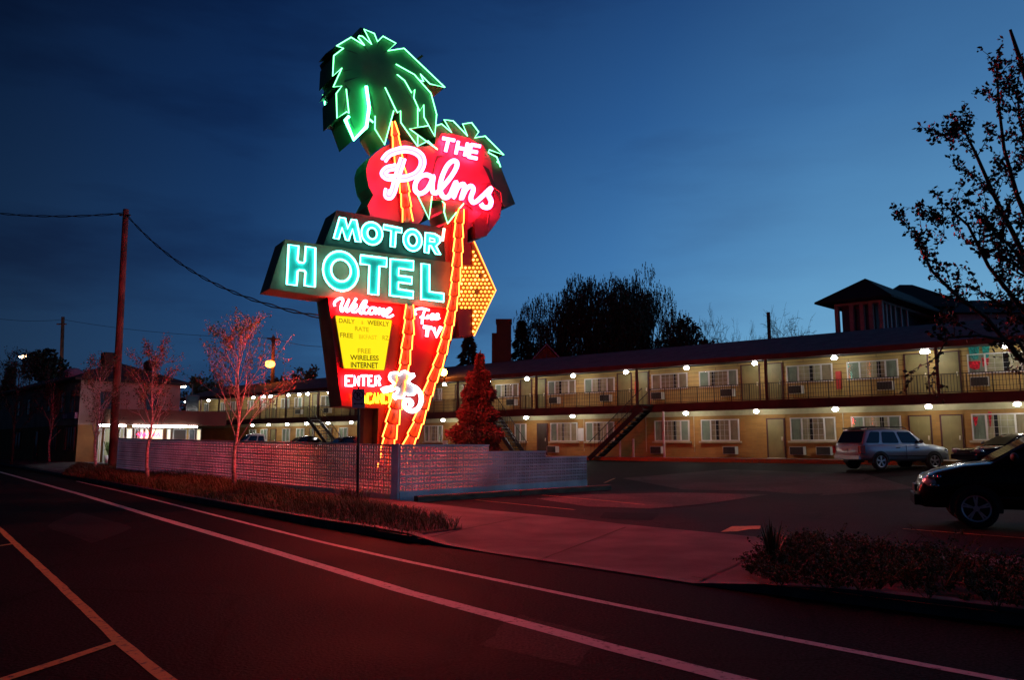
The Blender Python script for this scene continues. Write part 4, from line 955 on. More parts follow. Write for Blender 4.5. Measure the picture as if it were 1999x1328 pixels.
for k in range(2):
    base=sag(up+Vector((0,0,-.25)),sgp,1.0,40); q.tube([p+Vector((0,0,.05*math.sin(i*1.1+k*3.14))) for i,p in enumerate(base)],.022,5)
tag(q.build('service_cable',SDK),'twisted pair of service wires sagging from the utility pole to the neon sign','cable')
q=MB(); ea=atY(-120,396,52)
for k in range(2): base=sag(ea,up+Vector((0,0,-.2)),.5,30); q.tube([p+Vector((0,0,.05*math.sin(i*1.1+k*3.14))) for i,p in enumerate(base)],.024,5)
tag(q.build('service_cable',SDK),'twisted wires entering at the left picture edge and reaching the utility pole top','cable')
# far pole left and its thin wires
fp=atY(126,735,95); fp.z=.3; ft=atY(123,619,95); FPO=thing('utility_pole','distant thin utility pole rising behind the dark round tree','utility pole',tuple(fp))
q=MB(); q.tube([fp,ft],[.26,.2],8); q.build('pole',WOOD,FPO); q=MB(); q.bar(ft+Vector((-.7,0,-.9)),ft+Vector((.5,0,-.9)),.14); q.build('crossarm',WOOD,FPO)
lb=atY(534,770,78); lb.z=.5; lt=atY(534,657,78); LPO=thing('utility_pole','utility pole with crossarm and glowing orange street lamp above the motel roof','utility pole',tuple(lb))
q=MB(); q.tube([lb,lt],[.24,.17],8); q.build('pole',WOOD,LPO); q=MB(); q.bar(lt+Vector((-.55,-.3,-.25)),lt+Vector((.55,.3,-.25)),.16); q.bar(lt+Vector((-.3,0,-.25)),lt+Vector((0,0,-.8)),.08); q.bar(lt+Vector((.3,0,-.25)),lt+Vector((0,0,-.8)),.08); q.build('crossarm',WOOD,LPO)
la=atY(527,711,77.2); q=MB(); q.tube([atY(534,704,78),la+Vector((.1,0,.25)),la+Vector((0,0,.2))],.06,6); arm=q.build('lamp_arm',STEEL,LPO)
q=MB(); q.sph(la,.44,12,8,1.1,1.1,.8); q.build('lamp_head',neon('orange_street_light',(1.0,.22,.02),22),arm,smooth=True)
for (x0,y0,x1,y1,Y0,Y1,lab) in ((-60,612,123,624,95,95,'faint upper wire left of the distant pole'),(123,624,534,660,95,78,'faint long wire between the two distant poles'),(534,661,700,672,78,70,'faint wire running from the lamp pole behind the sign')):
    q=MB(); q.tube(sag(atY(x0,y0,Y0),atY(x1,y1,Y1),.5),.02,4); tag(q.build('overhead_wire',SDK),lab,'wire')
def street_lamp(px,py,bx,by,Y,lab,strength=60,r=.28,colr=(1.0,.62,.34)):
    h=atY(px,py,Y); b=atY(bx,by,Y); b.z=.3; o=thing('street_lamp',lab,'street lamp',tuple(b)); t=Vector((b.x,b.y,h.z+.25))
    q=MB(); q.tube([b,t,t.lerp(h,.5)+Vector((0,0,.18)),h+Vector((0,0,.12))],[.09,.07,.05,.04],8); q.build('lamp_post',mat('pale_lamp_post',(.28,.22,.18),.6),o,smooth=True)
    q=MB(); q.sph(h,r,10,6,1.6,1,.5); q.build('lamp_head',neon('lamp_'+str(int(px)),colr,strength),o,smooth=True)
street_lamp(45,697,57,760,90,'lit street lamp left of the dark round tree at the far left',40,.30); street_lamp(357,755,373,810,88,'small lit lamp on a curved post beyond the office canopy',22,.26,(1,.75,.45))
# no parking sign
nb=G(698,984,.12); NP=thing('parking_sign','small no parking sign on a thin post in front of the block wall','street sign',tuple(nb))
q=MB(); q.tube([nb,Vector((nb.x,nb.y,EYE+.55+1.55*.9))],.03,8); 
ptop=onplane(699,797,nb,Vector((0,1,0))); q=MB(); q.tube([nb,ptop+Vector((0,0,.55))],.032,8); q.build('post',STEEL,NP)
pc=[onplane(x,y,nb+Vector((0,-.045,0)),Vector((0,1,0))) for x,y in ((687,797),(712,797),(712,760),(687,760))]
wz=(pc[2]-pc[3]).length; hz=(pc[3]-pc[0]).length
q=MB(); q.prism([pc],(0,.008,0)); SPL=fixn(q.build('sign_plate',mat('sign_white_sheet',(.6,.56,.66),.4,var=.08),NP))
cc=pc[0].lerp(pc[2],.5); cc.z+=hz*.17; cc.y-=.004
cb=MB(); n=28
for i in range(n):
    a0=2*math.pi*i/n; a1=2*math.pi*(i+1)/n; ro,ri=wz*.40,wz*.33
    cb.add([cc+Vector((math.cos(a)*r,0,math.sin(a)*r)) for a,r in ((a0,ri),(a0,ro),(a1,ro),(a1,ri))],[(0,1,2,3)])
cb.add([cc+Vector((x*wz,-.001,z*wz)) for x,z in ((-.27,.21),(-.21,.27),(.27,-.21),(.21,-.27))],[(0,1,2,3)])
cb.build('prohibition_ring',mat('dull_red_print',(.20,.02,.03),.5,var=0),SPL)
text_on('P',cc+Vector((-wz*.13,-.002,-wz*.22)),Vector((wz*.28,0,0)),Vector((0,0,wz*.44)),mat('dark_print',(.02,.02,.03),.5,var=0),'letter',SPL)
aw=MB(); zc=pc[0].z+hz*.22; xc=(pc[0].x+pc[1].x)/2; y=pc[0].y-.003
aw.add([Vector((xc+x*wz,y,zc+z*wz)) for x,z in ((-.26,-.025),(.26,-.025),(.26,.025),(-.26,.025))],[(0,1,2,3)]); aw.add([Vector((xc+x*wz,y,zc+z*wz)) for x,z in ((-.38,0),(-.24,-.09),(-.24,.09))],[(0,1,2)]); aw.add([Vector((xc+x*wz,y,zc+z*wz)) for x,z in ((.38,0),(.24,.09),(.24,-.09))],[(0,1,2)])
aw.build('double_arrow',MT['dark_print'],SPL)
# ------------------------------------------------------------------ houses behind
HX=thing('hip_roof_house','large old house with dark hipped roofs and columned upper porch behind the motel','house',tuple(atY(1740,640,62)))
kc=atY(1740,575,60); za=kc.z; aL=math.radians(-52); aR=math.radians(50)
UL=Vector((math.sin(aL),math.cos(aL),0)); UR=Vector((math.sin(aR),math.cos(aR),0))
UL=Vector((-.80,.60,0)); UR=Vector((.72,.69,0))
def tl(px,base,u):  # distance along u from base so that it projects to px column
    k=(px-CX)/F*1.0
    # ignoring tilt in x/y ratio: use ray xy
    d=ray(px,600); k=d.x/d.y
    return (k*base.y-base.x)/(u.x-k*u.y)
LL=tl(1590,kc,UL); LR=tl(1800,kc,UR)
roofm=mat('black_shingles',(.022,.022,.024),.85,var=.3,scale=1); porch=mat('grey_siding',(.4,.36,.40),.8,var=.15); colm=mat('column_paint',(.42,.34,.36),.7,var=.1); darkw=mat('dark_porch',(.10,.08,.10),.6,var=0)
def hb(o0,u,v,a0,a1,b0,b1,z0,z1,mb): mb.ob(Vector((o0.x,o0.y,0))+u*a0+v*b0+Vector((0,0,z0)),u*(a1-a0),v*(b1-b0),(0,0,z1-z0)); return mb
e=1.1
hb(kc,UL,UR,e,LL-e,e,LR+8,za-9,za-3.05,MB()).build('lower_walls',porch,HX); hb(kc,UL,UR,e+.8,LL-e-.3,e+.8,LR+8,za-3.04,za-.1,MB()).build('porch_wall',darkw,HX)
hb(kc,UL,UR,e,LL-e,e,LR+8,za-.35,za-.05,MB()).build('porch_beam',colm,HX)
for f in (0,.22,.42,.66,1): hb(kc,UL,UR,e+(LL-2*e-.3)*f,e+(LL-2*e-.3)*f+.3,e,e+.3,za-3.04,za-.36,MB()).build('column',colm,HX)
for f in (.12,.25,.4,.6,.8): hb(kc,UL,UR,e,e+.25,e+LR*f,e+LR*f+.25,za-3.04,za-.36,MB()).build('column',colm,HX)
for f in (.3,.62): hb(kc,UL,UR,e+(LL-2*e)*f,e+(LL-2*e)*f+1.1,e+.70,e+.79,za-2.6,za-.6,MB()).build('window',mat('dusky_pane',(.10,.13,.18),.1,var=0),HX)
h=MB(); pk=atY(1691,545,64); o0=Vector((kc.x,kc.y,za)); c1=o0; c2_=o0+UL*LL; c3=o0+UL*LL+UR*(LR+10); c4=o0+UR*(LR+10)
pkz=za+2.1; a_=o0+UL*(LL/2)+UR*(LL/2); a_.z=pkz; b_=o0+UL*(LL/2)+UR*(LR+10-LL/2+2); b_.z=pkz-.1
dn=Vector((0,0,-.15)); h.add([c1,c2_,c3,c4,a_,b_,c1+dn,c2_+dn,c3+dn,c4+dn],[(0,1,4),(1,2,5,4),(2,3,5),(3,0,4,5),(6,9,8,7),(0,6,7,1),(1,7,8,2),(2,8,9,3),(3,9,6,0)]); fixn(h.build('roof',roofm,HX))
q=MB(); bk=o0+UR*(LR*.9)+UL*3; W2_=9
a=[atY(1765,592,70),atY(1905,598,76),atY(1960,620,80),atY(1775,640,70)]
h=MB(); b1=atY(1775,590,68); b1=Vector((b1.x,b1.y,za-1.2))
def hip(mb,o,u,v,la,lb,z,hh,e=.6):
    P=[o+u*-e+v*-e,o+u*(la+e)+v*-e,o+u*(la+e)+v*(lb+e),o+u*-e+v*(lb+e)]
    for p in P: p.z=z
    m=min(la,lb)/2; 
    if la>lb: A=o+u*m+v*(lb/2); B=o+u*(la-m)+v*(lb/2)
    else: A=o+u*(la/2)+v*m; B=o+u*(la/2)+v*(lb-m)
    A.z=B.z=z+hh
    F_=[(0,1,5,4),(1,2,5),(2,3,4,5),(3,0,4)] if la>lb else [(0,1,4),(1,2,5,4),(2,3,5),(3,0,4,5)]
    mb.add(P+[A,B],F_+[(3,2,1,0)])
XU=Vector((1,0,0)); YV=Vector((0,1,0)); wy=70.0; w0=atY(1722,600,wy).x; w1=atY(1898,600,wy).x; wz=atY(1800,600,wy).z; wing=Vector((w0,wy,0)); wl=w1-w0
MB().ob(wing+Vector((.3,.3,wz-9)),(wl-.6,0,0),(0,6.5,0),(0,0,8.95)).build('wing_walls',porch,HX); h=MB(); hip(h,wing,XU,YV,wl,7,wz,atY(1800,556,wy+3.5).z-wz,.5); fixn(h.build('wing_roof',roofm,HX))
MB().ob(Vector((atY(1885,612,wy).x,wy+.22,wz-2.3)),(.9,0,0),(0,.07,0),(0,0,1.2)).build('window',mat('bluish_lit_pane',(.12,.25,.35),.2,var=0,emis=(.12,.25,.33),es=.35),HX)
q=MB(); hip(q,Vector((atY(1868,600,66).x,66,0)),XU,YV,9,6,atY(1900,612,66).z,1.7); fixn(q.build('lean_roof',roofm,HX)); MB().ob(Vector((atY(1868,600,66).x+.2,66.2,4)),(8.6,0,0),(0,5.6,0),(0,0,atY(1900,612,66).z-4.02)).build('lean_walls',porch,HX)
# small gabled house
gp=atY(1066,673,76); GB=thing('gabled_house','small dark house with pale trimmed gable peeking above the motel roof','house',(gp.x,gp.y,1))
gl=atY(1037,705,76); gr=atY(1097,705,76); ud=(gr-gl); ud.z=0; hw=ud.length/2; ud.normalize(); vd=Vector((-ud.y,ud.x,0)); 
GM=mat('brown_gable',(.20,.08,.05),.8,var=.2); GT=mat('violet_trim',(.42,.34,.42),.7)
m0=(gl+gr)/2; zt=gp.z; zl=gl.z
q=MB(); q.prism([[m0-ud*hw*.93+Vector((0,0,-5)),m0+ud*hw*.93+Vector((0,0,-5)),m0+ud*hw*.93,Vector((m0.x,m0.y,zt-.15)),m0-ud*hw*.93]],vd*9); fixn(q.build('walls',GM,GB))
for s in (-1,1):
    a=Vector((m0.x,m0.y,zt))-vd*.35; b=m0+ud*hw*1.15*s-vd*.35+Vector((0,0,-(zt-zl)*.15)); 
    q=MB(); q.ob(a,b-a,vd*10,(0,0,.14)); q.build('roof_slope',roofm,GB); q=MB(); q.bar(a-vd*.05,b-vd*.05,.08,.24,up=vd); q.build('bargeboard',GT,GB)
q=MB(); q.bar(m0+Vector((0,0,.25))-vd*.03,m0+Vector((0,0,.7))-vd*.03,.5,.1); q.build('vent',darkw,GB)
g2=atY(1150,686,80); q=MB(); hip(q,Vector((atY(1100,690,82).x,82,0)),Vector((1,0,0)),Vector((0,1,0)),9,8,atY(1100,706,82).z,1.7); 
hx=thing('rear_house','low dark hipped roof of a house between the gable and the willow trees','house',(atY(1100,690,82).x,82,1)); fixn(q.build('roof',roofm,hx)); q=MB(); o=Vector((atY(1100,690,82).x,82,0)); q.ob(o+Vector((0,0,.5)),(9,0,0),(0,8,0),(0,0,atY(1100,706,82).z-.5)); q.build('walls',porch,hx)
# big brick chimney
c0=atY(969,705,62); c1=atY(998,705,62); zt=atY(983,623,62).z; wd=(c1-c0).length; BR=brickmat('chimney_brick',(.05,.02,.018),(.035,.015,.014),(.035,.03,.028),.25,.09,.01,axis=Vector((1,0,0)))
CH=thing('brick_chimney','tall square brick chimney standing behind the motel roof beside the fir','chimney',(c0.x+wd/2,62,1))
q=MB(); q.box(c0.x,c1.x,62,62+wd,1,zt-.3); q.build('shaft',BR,CH); q=MB(); q.box(c0.x-.06,c1.x+.06,61.94,62.06+wd,zt-.297,zt); q.build('cap',BR,CH); 
q=MB(); x_=atY(962,700,62); q.box(atY(960,655,62).x,c0.x-.003,62.1,62.8,1,atY(962,650,62).z); q.build('lower_flue',BR,CH)
# ------------------------------------------------------------------ vegetation
BARKW=mat('pale_birch_bark',(.62,.52,.48),.8,var=.25,scale=5,c2=(.22,.15,.13),bump=.2,stretch=(1,1,3)); BARKD=mat('dark_bark',(.07,.05,.04),.9,var=.3)
LEAF_R=mat('spring_leaf',(.15,.13,.045),.6,var=.4,scale=2,c2=(.07,.06,.02)); LEAF_D=mat('dark_leaf',(.035,.045,.02),.7,var=.4,scale=1); LEAF_F=mat('red_lit_needles',(.15,.055,.035),.8,var=.4,scale=1.2,c2=(.07,.03,.02))  # green fir needles coloured red to carry the sign's light
GRASSM=mat('dry_grass',(.12,.11,.035),.8,var=.4,scale=1.5,c2=(.05,.06,.015)); BEDM=mat('bed_leaf',(.045,.07,.014),.7,var=.5,scale=4,c2=(.012,.02,.005)); SOILM=mat('bark_mulch',(.045,.03,.02),.95,var=.4,scale=4,bump=.6)
def rv(): 
    while True:
        v=Vector((ru(-1,1),ru(-1,1),ru(-1,1)))
        if .05<v.length<1: return v.normalized()
def leaf(mb,p,s,d=None,asp=.55):
    d=(d or rv()); a=d.cross(rv()); 
    if a.length<1e-3: return
    a.normalize(); q=p+d*s; w=a*s*asp*.5; m=p.lerp(q,.45)
    mb.add([p,m+w,q,m-w],[(0,1,2,3)])
def branch(bark,tips,p,d,L,r,depth,up=.25,wob=.25,split=3,spread=.6,seg=5,mr=.004):
    pts=[p]; rs=[r]; n=4
    for i in range(n):
        d=(d+rv()*wob*.35+Vector((0,0,up*.25))).normalized(); p=p+d*(L/n); pts.append(p); rs.append(r*(1-.55*(i+1)/n))
        if depth<=1: tips.append((p.copy(),d.copy()))
    bark.tube(pts,rs,seg,caps=False)
    if depth<=0: return
    k=split
    for j in range(k):
        t=ru(.35,1.0) if j<k-1 else 1.0
        i=min(n-1,int(t*n)); q=pts[i].lerp(pts[i+1],t*n-i) if t<1 else pts[-1]
        nd=(d+rv()*spread).normalized()
        branch(bark,tips,q,nd,L*ru(.55,.8),max(mr,r*(1-.5*t)*.62),depth-1,up,wob,split,spread,max(3,seg-1),mr)
def sapling(px,py,top,dep_z,lab,H=None,seed=1,crown_w=1.5,nl=2600,trunk_h=.26,lean=0,ls=.075,bark=None,leafm=None,grp='young street trees in the verge'):
    random.seed(seed)
    b=G(px,py,dep_z); H=(py-top)/F*b.y*1.03
    o=thing('street_tree',lab,'tree',tuple(b),grp)
    mb=MB(); tips=[]; pts=[];rs=[]
    for i in range(9):
        f=i/8; pts.append(b+Vector((lean*f+.05*math.sin(i*1.3+seed),.04*math.cos(i*1.7),H*.86*f-.05))); rs.append(lerp(.075,.012,f**.8)*H/5.6)
    mb.tube(pts,rs,9)
    nb=17
    for k in range(nb):
        f=lerp(trunk_h,.93,(k/nb)**.9); i=min(7,int(f*8)); p=pts[i].lerp(pts[i+1],f*8-i); a=k*2.4+ru(-.3,.3)
        sp=lerp(.62,.5,f); d=Vector((math.cos(a)*sp,math.sin(a)*sp,1)).normalized()
        branch(mb,tips,p,d,H*.30*crown_w*lerp(1,.35,f),.028*lerp(1,.35,f)*H/5.6,2,.2,.5,3,.55)
    mb.build('trunk',bark or BARKW,o,smooth=True)
    lf=MB()
    for i in range(nl):
        p,d=random.choice(tips); leaf(lf,p+rv()*ru(0,.16)*H/5.6,ls*ru(.6,1.3))
    lf.build('crown',leafm or LEAF_R,o)
    random.seed(seed+100); return o
sapling(457,952,618,.22,'pale trunked sapling glowing red nearest the sign, in the grass verge',seed=3,crown_w=1.12,nl=3600)
sapling(287,937,660,.25,'sapling with whitish trunk right of the utility pole, before the grey block wall',seed=9,crown_w=.95,nl=3200)
sapling(184,922,690,.22,'sapling left of the utility pole in front of the lit office entrance',seed=14,crown_w=.9,nl=2600,ls=.085)
sapling(95,905,725,.24,'slim dark sapling before the street wall of the stucco building',seed=21,crown_w=1.0,nl=3000,ls=.1,leafm=LEAF_D)
sapling(22,905,695,.24,'dark leafy sapling at the far left edge of the picture',seed=25,crown_w=1.2,nl=5000,ls=.11,bark=BARKD,leafm=LEAF_D)
# large foreground tree whose limbs reach in from the right
random.seed(5)
b=Vector((5.95,8.1,.12)); FT=thing('foreground_tree','budding tree reaching in from the right edge, dark leaves against the sky','tree',tuple(b))
mb=MB(); tips=[]; tp=[b,b+Vector((-.02,.0,1.6)),b+Vector((-.05,.05,3.2)),b+Vector((-.1,.05,4.8)),b+Vector((-.35,.1,6.1))]; mb.tube(tp,[.13,.11,.085,.05,.015],10)
def limb(pl,r0,sub=8):
    P=[atY(x,y,Y) if len(q)==3 else None for q in pl for x,y,Y in [q]]; n=len(P); rs=[lerp(r0,.006,i/(n-1)) for i in range(n)]
    mb.tube(P,rs,6)
    for i in range(1,n):
        for k in range(sub):
            t=R(); q=P[i-1].lerp(P[i],t); d=(P[i]-P[i-1]).normalized(); d=(d*.8+rv()*.9+Vector((0,0,.35))).normalized()
            branch(mb,tips,q,d,ru(.12,.32),.006,1,.3,.6,2,.8,4)
        for k in range(5): tips.append((P[i-1].lerp(P[i],R()),(P[i]-P[i-1]).normalized()))
limb([(2090,760,8.1),(1990,700,8.0),(1925,620,7.9),(1865,575,7.8),(1820,530,7.7),(1795,480,7.7),(1790,450,7.7)],.03,3)
limb([(2075,700,8.1),(1985,590,8.2),(1930,520,8.3),(1890,440,8.3),(1845,400,8.4),(1830,440,8.4)],.028,5)
limb([(2070,640,8.1),(1990,480,8.1),(1940,380,8.0),(1905,300,8.0),(1880,250,8.0),(1850,262,8.0)],.03,6)
limb([(2060,560,8.1),(1985,380,8.3),(1960,290,8.3),(1948,190,8.3),(1948,132,8.3)],.03,6)
limb([(2075,520,8.1),(2020,340,8.0),(1990,230,8.0),(1985,165,8.0)],.03,6); limb([(2080,600,8.1),(2010,520,7.6),(1960,470,7.5),(1915,430,7.4)],.025,5)
limb([(2060,790,8.1),(1990,670,7.9),(1910,655,7.8),(1850,660,7.8),(1828,700,7.8)],.022,3); limb([(2090,720,8.1),(2010,640,8.5),(1960,600,8.6),(1900,560,8.6)],.022,5)
limb([(2090,650,8.1),(2030,560,7.8),(1985,520,7.7),(1950,500,7.6)],.022,5); limb([(2110,400,8.1),(2060,260,8.1),(2040,130,8.1)],.03,5)
mb.build('trunk',BARKD,FT,smooth=True); lf=MB()
for i in range(7200):
    p,d=random.choice(tips); leaf(lf,p+rv()*ru(0,.05),ru(.034,.066),asp=.62)
lf.build('crown',mat('bud_leaf',(.035,.03,.015),.6,var=.5,scale=3,c2=(.02,.02,.01)),FT)
# fir lit red by the sign, its needle colour reddened as well
random.seed(11)
fb=atY(925,890,31.5); fb.z=gz(fb.x,fb.y); ft=atY(938,684,31.5); Hh=ft.z-fb.z
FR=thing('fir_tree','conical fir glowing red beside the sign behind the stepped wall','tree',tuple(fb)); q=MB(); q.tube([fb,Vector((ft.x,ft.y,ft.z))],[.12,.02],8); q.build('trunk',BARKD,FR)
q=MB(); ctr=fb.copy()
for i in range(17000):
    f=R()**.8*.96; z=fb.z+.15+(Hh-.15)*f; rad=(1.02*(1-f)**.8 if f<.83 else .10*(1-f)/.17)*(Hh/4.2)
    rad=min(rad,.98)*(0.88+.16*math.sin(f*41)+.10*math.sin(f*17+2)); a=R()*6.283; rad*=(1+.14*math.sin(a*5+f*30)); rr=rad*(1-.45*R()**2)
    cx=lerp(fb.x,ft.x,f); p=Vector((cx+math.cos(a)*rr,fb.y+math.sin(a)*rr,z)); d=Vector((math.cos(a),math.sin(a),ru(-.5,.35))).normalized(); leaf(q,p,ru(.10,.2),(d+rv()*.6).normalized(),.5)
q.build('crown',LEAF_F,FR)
def shrub(name,lab,c,rx,rz,n,m,cat='shrub',s=.07,grp=None):
    o=thing(name,lab,cat,tuple(c),grp); q=MB()
    for k in range(7): a=R()*6.28; q.tube([c,c+Vector((math.cos(a)*rx*.4,math.sin(a)*rx*.4,rz*.9)),c+Vector((math.cos(a)*rx*.8,math.sin(a)*rx*.8,rz*1.6))],[.02,.014,.005],4)
    q.build('stems',BARKD,o); q=MB()
    cl=[(rv()*ru(.25,.95),ru(.25,.5)) for _ in range(22)]
    for i in range(n):
        v,w_=random.choice(cl); p=v+rv()*w_*ru(.5,1)**.5; p=Vector((c.x+p.x*rx,c.y+p.y*rx,c.z+rz+p.z*rz)); 
        if p.z>c.z: leaf(q,p,s*ru(.6,1.3))
    q.build('crown',m,o); return o
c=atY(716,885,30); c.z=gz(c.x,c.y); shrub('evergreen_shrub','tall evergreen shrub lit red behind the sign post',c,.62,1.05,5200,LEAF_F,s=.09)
for px,Y,rx,rz,lab in ((1022,33,.32,.42,'small leafy shrub between the fir and the stepped wall top'),(1067,33.5,.45,.42,'low dark shrub behind the lower step of the block wall'),(1105,34,.3,.42,'reddish shrub right of the low dark shrub behind the wall')):
    c=atY(px,890,Y); c.z=gz(c.x,c.y); shrub('planting_shrub',lab,c,rx,rz,900,LEAF_R,grp='shrubs behind the stepped wall')
# distant crowns
def crown_tree(name,lab,pxc,top,wpx,Y,m=LEAF_D,n=5000,s=.35,bz=1,kind=0,grp=None,low=720):
    c=atY(pxc,low,Y); t=atY(pxc,top,Y).z; rx=wpx/2/F*Y; z0=bz; o=thing(name,lab,'tree',(c.x,c.y,z0),grp)
    H_=t-z0; bark=MB(); tips=[]; q=MB()
    if kind==0:   # rounded, dense, clumped
        bark.tube([Vector((c.x,c.y,z0)),Vector((c.x,c.y,z0+H_*.6))],[.35,.15],7)
        cl=[(Vector((ru(-.8,.8),ru(-.8,.8),ru(-.75,.8))),ru(.2,.42)) for _ in range(30)]; cl=[k_ for k_ in cl if k_[0].length<.92]
        cz=z0+H_*.62; rz=H_*.38
        for v,w_ in cl: bark.tube([Vector((c.x,c.y,z0+H_*.45)),Vector((c.x+v.x*rx*.8,c.y+v.y*rx*.8,cz+v.z*rz*.8))],[.1,.03],4)
        for i in range(n):
            v,w_=random.choice(cl); p=v+rv()*w_*ru(.3,1)**.4; leaf(q,Vector((c.x+p.x*rx,c.y+p.y*rx,cz+p.z*rz)),s*ru(.5,1.2),asp=.7)
    elif kind==1: # weeping
        bark.tube([Vector((c.x,c.y,z0)),Vector((c.x,c.y,z0+H_*.5)),Vector((c.x+.3,c.y,z0+H_*.8))],[.5,.35,.12],8)
        cl=[]
        while len(cl)<34:
            v=Vector((ru(-.9,.9),ru(-.9,.9),ru(-.9,1)))
            if v.length<.93: cl.append((v,ru(.25,.5)))
        cz=z0+H_*.60; rz=H_*.40
        for v,w_ in cl: bark.tube([Vector((c.x,c.y,z0+H_*ru(.35,.5))),Vector((c.x+v.x*rx*.5,c.y+v.y*rx*.4,cz+v.z*rz*.6)),Vector((c.x+v.x*rx*.95,c.y+v.y*rx*.95,cz+v.z*rz))],[.12,.07,.03],4)
        for i in range(7500):
            v,w_=random.choice(cl); p=v+rv()*w_*ru(.3,1)**.5; x=Vector((c.x+p.x*rx,c.y+p.y*rx,cz+p.z*rz)); m_=random.randint(1,6); sx_,sy_=ru(-.03,.03),ru(-.03,.03)
            for j in range(m_): leaf(q,x+Vector((sx_*j,sy_*j,-j*.17)),.30,Vector((ru(-.35,.35),ru(-.35,.35),-1)).normalized(),.4)
    elif kind==2: # bare twigs
        for k in range(6):
            a=k*1.05+ru(-.3,.3); branch(bark,tips,Vector((c.x,c.y,z0+H_*.30)),Vector((math.cos(a)*.75,math.sin(a)*.5,1)).normalized(),H_*.30,.22,4,.12,.8,3,.75,4,.026)
        bark.tube([Vector((c.x,c.y,z0)),Vector((c.x,c.y,z0+H_*.32))],[.3,.2],7)
        k=0
        # spread horizontally to the measured width
        mx=max(abs(v[0]-c.x) for v in bark.v); mz=max(v[2] for v in bark.v)
        bark.v=[(c.x+(v[0]-c.x)*rx/mx*1.0 if v[2]>z0+H_*.3 else v[0],v[1],z0+(v[2]-z0)*H_/(mz-z0)) for v in bark.v]
        for i in range(n//6): p,d=random.choice(tips); leaf(q,Vector((c.x+(p.x-c.x)*rx/mx,p.y,z0+(p.z-z0)*H_/(mz-z0)))+rv()*.2,.10)
    elif kind==3: # conifer
        bark.tube([Vector((c.x,c.y,z0)),Vector((c.x,c.y,t))],[.3,.03],7)
        for i in range(n):
            f=R()**.75; rr=rx*(1-f)*(.8+.25*math.sin(f*50))*R()**.4; a=R()*6.28; leaf(q,Vector((c.x+math.cos(a)*rr,c.y+math.sin(a)*rr,z0+H_*.15+H_*.85*f)),s*ru(.6,1.2),Vector((math.cos(a),math.sin(a),-.3)).normalized(),.4)
    bark.build('trunk',BARKD,o); q.build('crown',m,o); return o
g1='trees behind the motel roof'
random.seed(31)
crown_tree('willow_tree','left weeping willow of the dark group behind the motel',1088,572,165,88,kind=1,n=1,grp=g1)
crown_tree('willow_tree','second weeping willow, broad, between the left and the tallest willow',1150,556,170,90,kind=1,n=1,grp=g1)
crown_tree('willow_tree','tallest weeping willow in the middle of the group',1212,546,150,86,kind=1,n=1,grp=g1)
crown_tree('willow_tree','rightmost weeping willow of the group',1262,554,150,90,kind=1,n=1,grp=g1)
crown_tree('conifer_tree','dark conical conifer between the brick chimney and the willows',1018,626,120,80,kind=3,n=3500,s=.5)
crown_tree('conifer_tree','dark conifer half hidden between the sign and the brick chimney',915,655,150,75,kind=3,n=3500,s=.5)
crown_tree('evergreen_tree','low dense dark tree behind the roof right of the willows',1345,626,120,80,kind=0,n=6000,s=.4)
crown_tree('bare_tree','bare twiggy tree just right of the willow group',1385,600,150,85,kind=2,n=4000,grp='bare trees over the motel roof')
crown_tree('bare_tree','wide bare tree left of the hip roofed house',1540,588,150,85,kind=2,n=4000,grp='bare trees over the motel roof')
crown_tree('bare_tree','small bare tree between the two larger bare trees',1460,622,110,88,kind=2,n=3000,grp='bare trees over the motel roof')
crown_tree('bare_tree','pale bare tree behind the foreground branches at the right edge',1965,575,70,70,kind=2,n=2000,grp='bare trees over the motel roof')
crown_tree('round_tree','large dark rounded tree beyond the stucco building',88,676,98,85,kind=0,n=9000,s=.45)
crown_tree('cypress_tree','slender dark columnar tree at the far left edge',12,700,14,80,kind=0,n=2500,s=.3,grp='columnar trees at the far left')
crown_tree('cypress_tree','second slender columnar tree, just left of the round tree',26,706,12,80,kind=0,n=2500,s=.3,grp='columnar trees at the far left')
crown_tree('distant_tree','small tree above the motel roof between the orange lamp and the sign',600,712,62,95,kind=0,n=2500,s=.4,m=LEAF_R,bz=3,grp='small trees over the far motel roof')
crown_tree('distant_tree','low tree under the orange street lamp behind the roof',545,735,70,95,kind=0,n=2500,s=.4,m=LEAF_R,bz=3,grp='small trees over the far motel roof')
crown_tree('distant_tree','bushy tree behind the far motel roof and the red lit sapling',400,730,90,125,kind=0,n=3500,s=.5,m=LEAF_R,bz=2,grp='small trees over the far motel roof')
q=MB(); a=atY(1502,660,92); q.tube([Vector((a.x,a.y,1)),Vector((a.x,a.y,atY(1502,610,92).z))],.22,8); pp_=thing('utility_pole','distant short dark pole among the bare trees behind the motel','utility pole',(a.x,a.y,1)); q.build('pole',WOOD,pp_)
# verge grass
random.seed(77)
def inpoly(x,y,P):
    c=False; j=len(P)-1
    for i in range(len(P)):
        if (P[i][1]>y)!=(P[j][1]>y) and x<(P[j][0]-P[i][0])*(y-P[i][1])/(P[j][1]-P[i][1])+P[i][0]: c=not c
        j=i
    return c
vp=[(228,921),(457,946),(620,970),(740,987),(820,1004),(905,1029),(835,1037),(800,1044),(620,1013),(279,952),(120,926),(150,918)]
VW=[G(x,y,.14) for x,y in vp]; VW=[Vector((p.x,p.y,swz(p.x,p.y,.02))) for p in VW]; q=MB(); q.flat([VW]); tag(q.build('verge_soil',SOILM),kind='structure')
P2=[(p.x,p.y) for p in VW]; bx=[min(a for a,b in P2),max(a for a,b in P2),min(b for a,b in P2),max(b for a,b in P2)]; q=MB(); n=0
pst=(nb.x,nb.y) if False else (G(698,984,.12).x,G(698,984,.12).y)
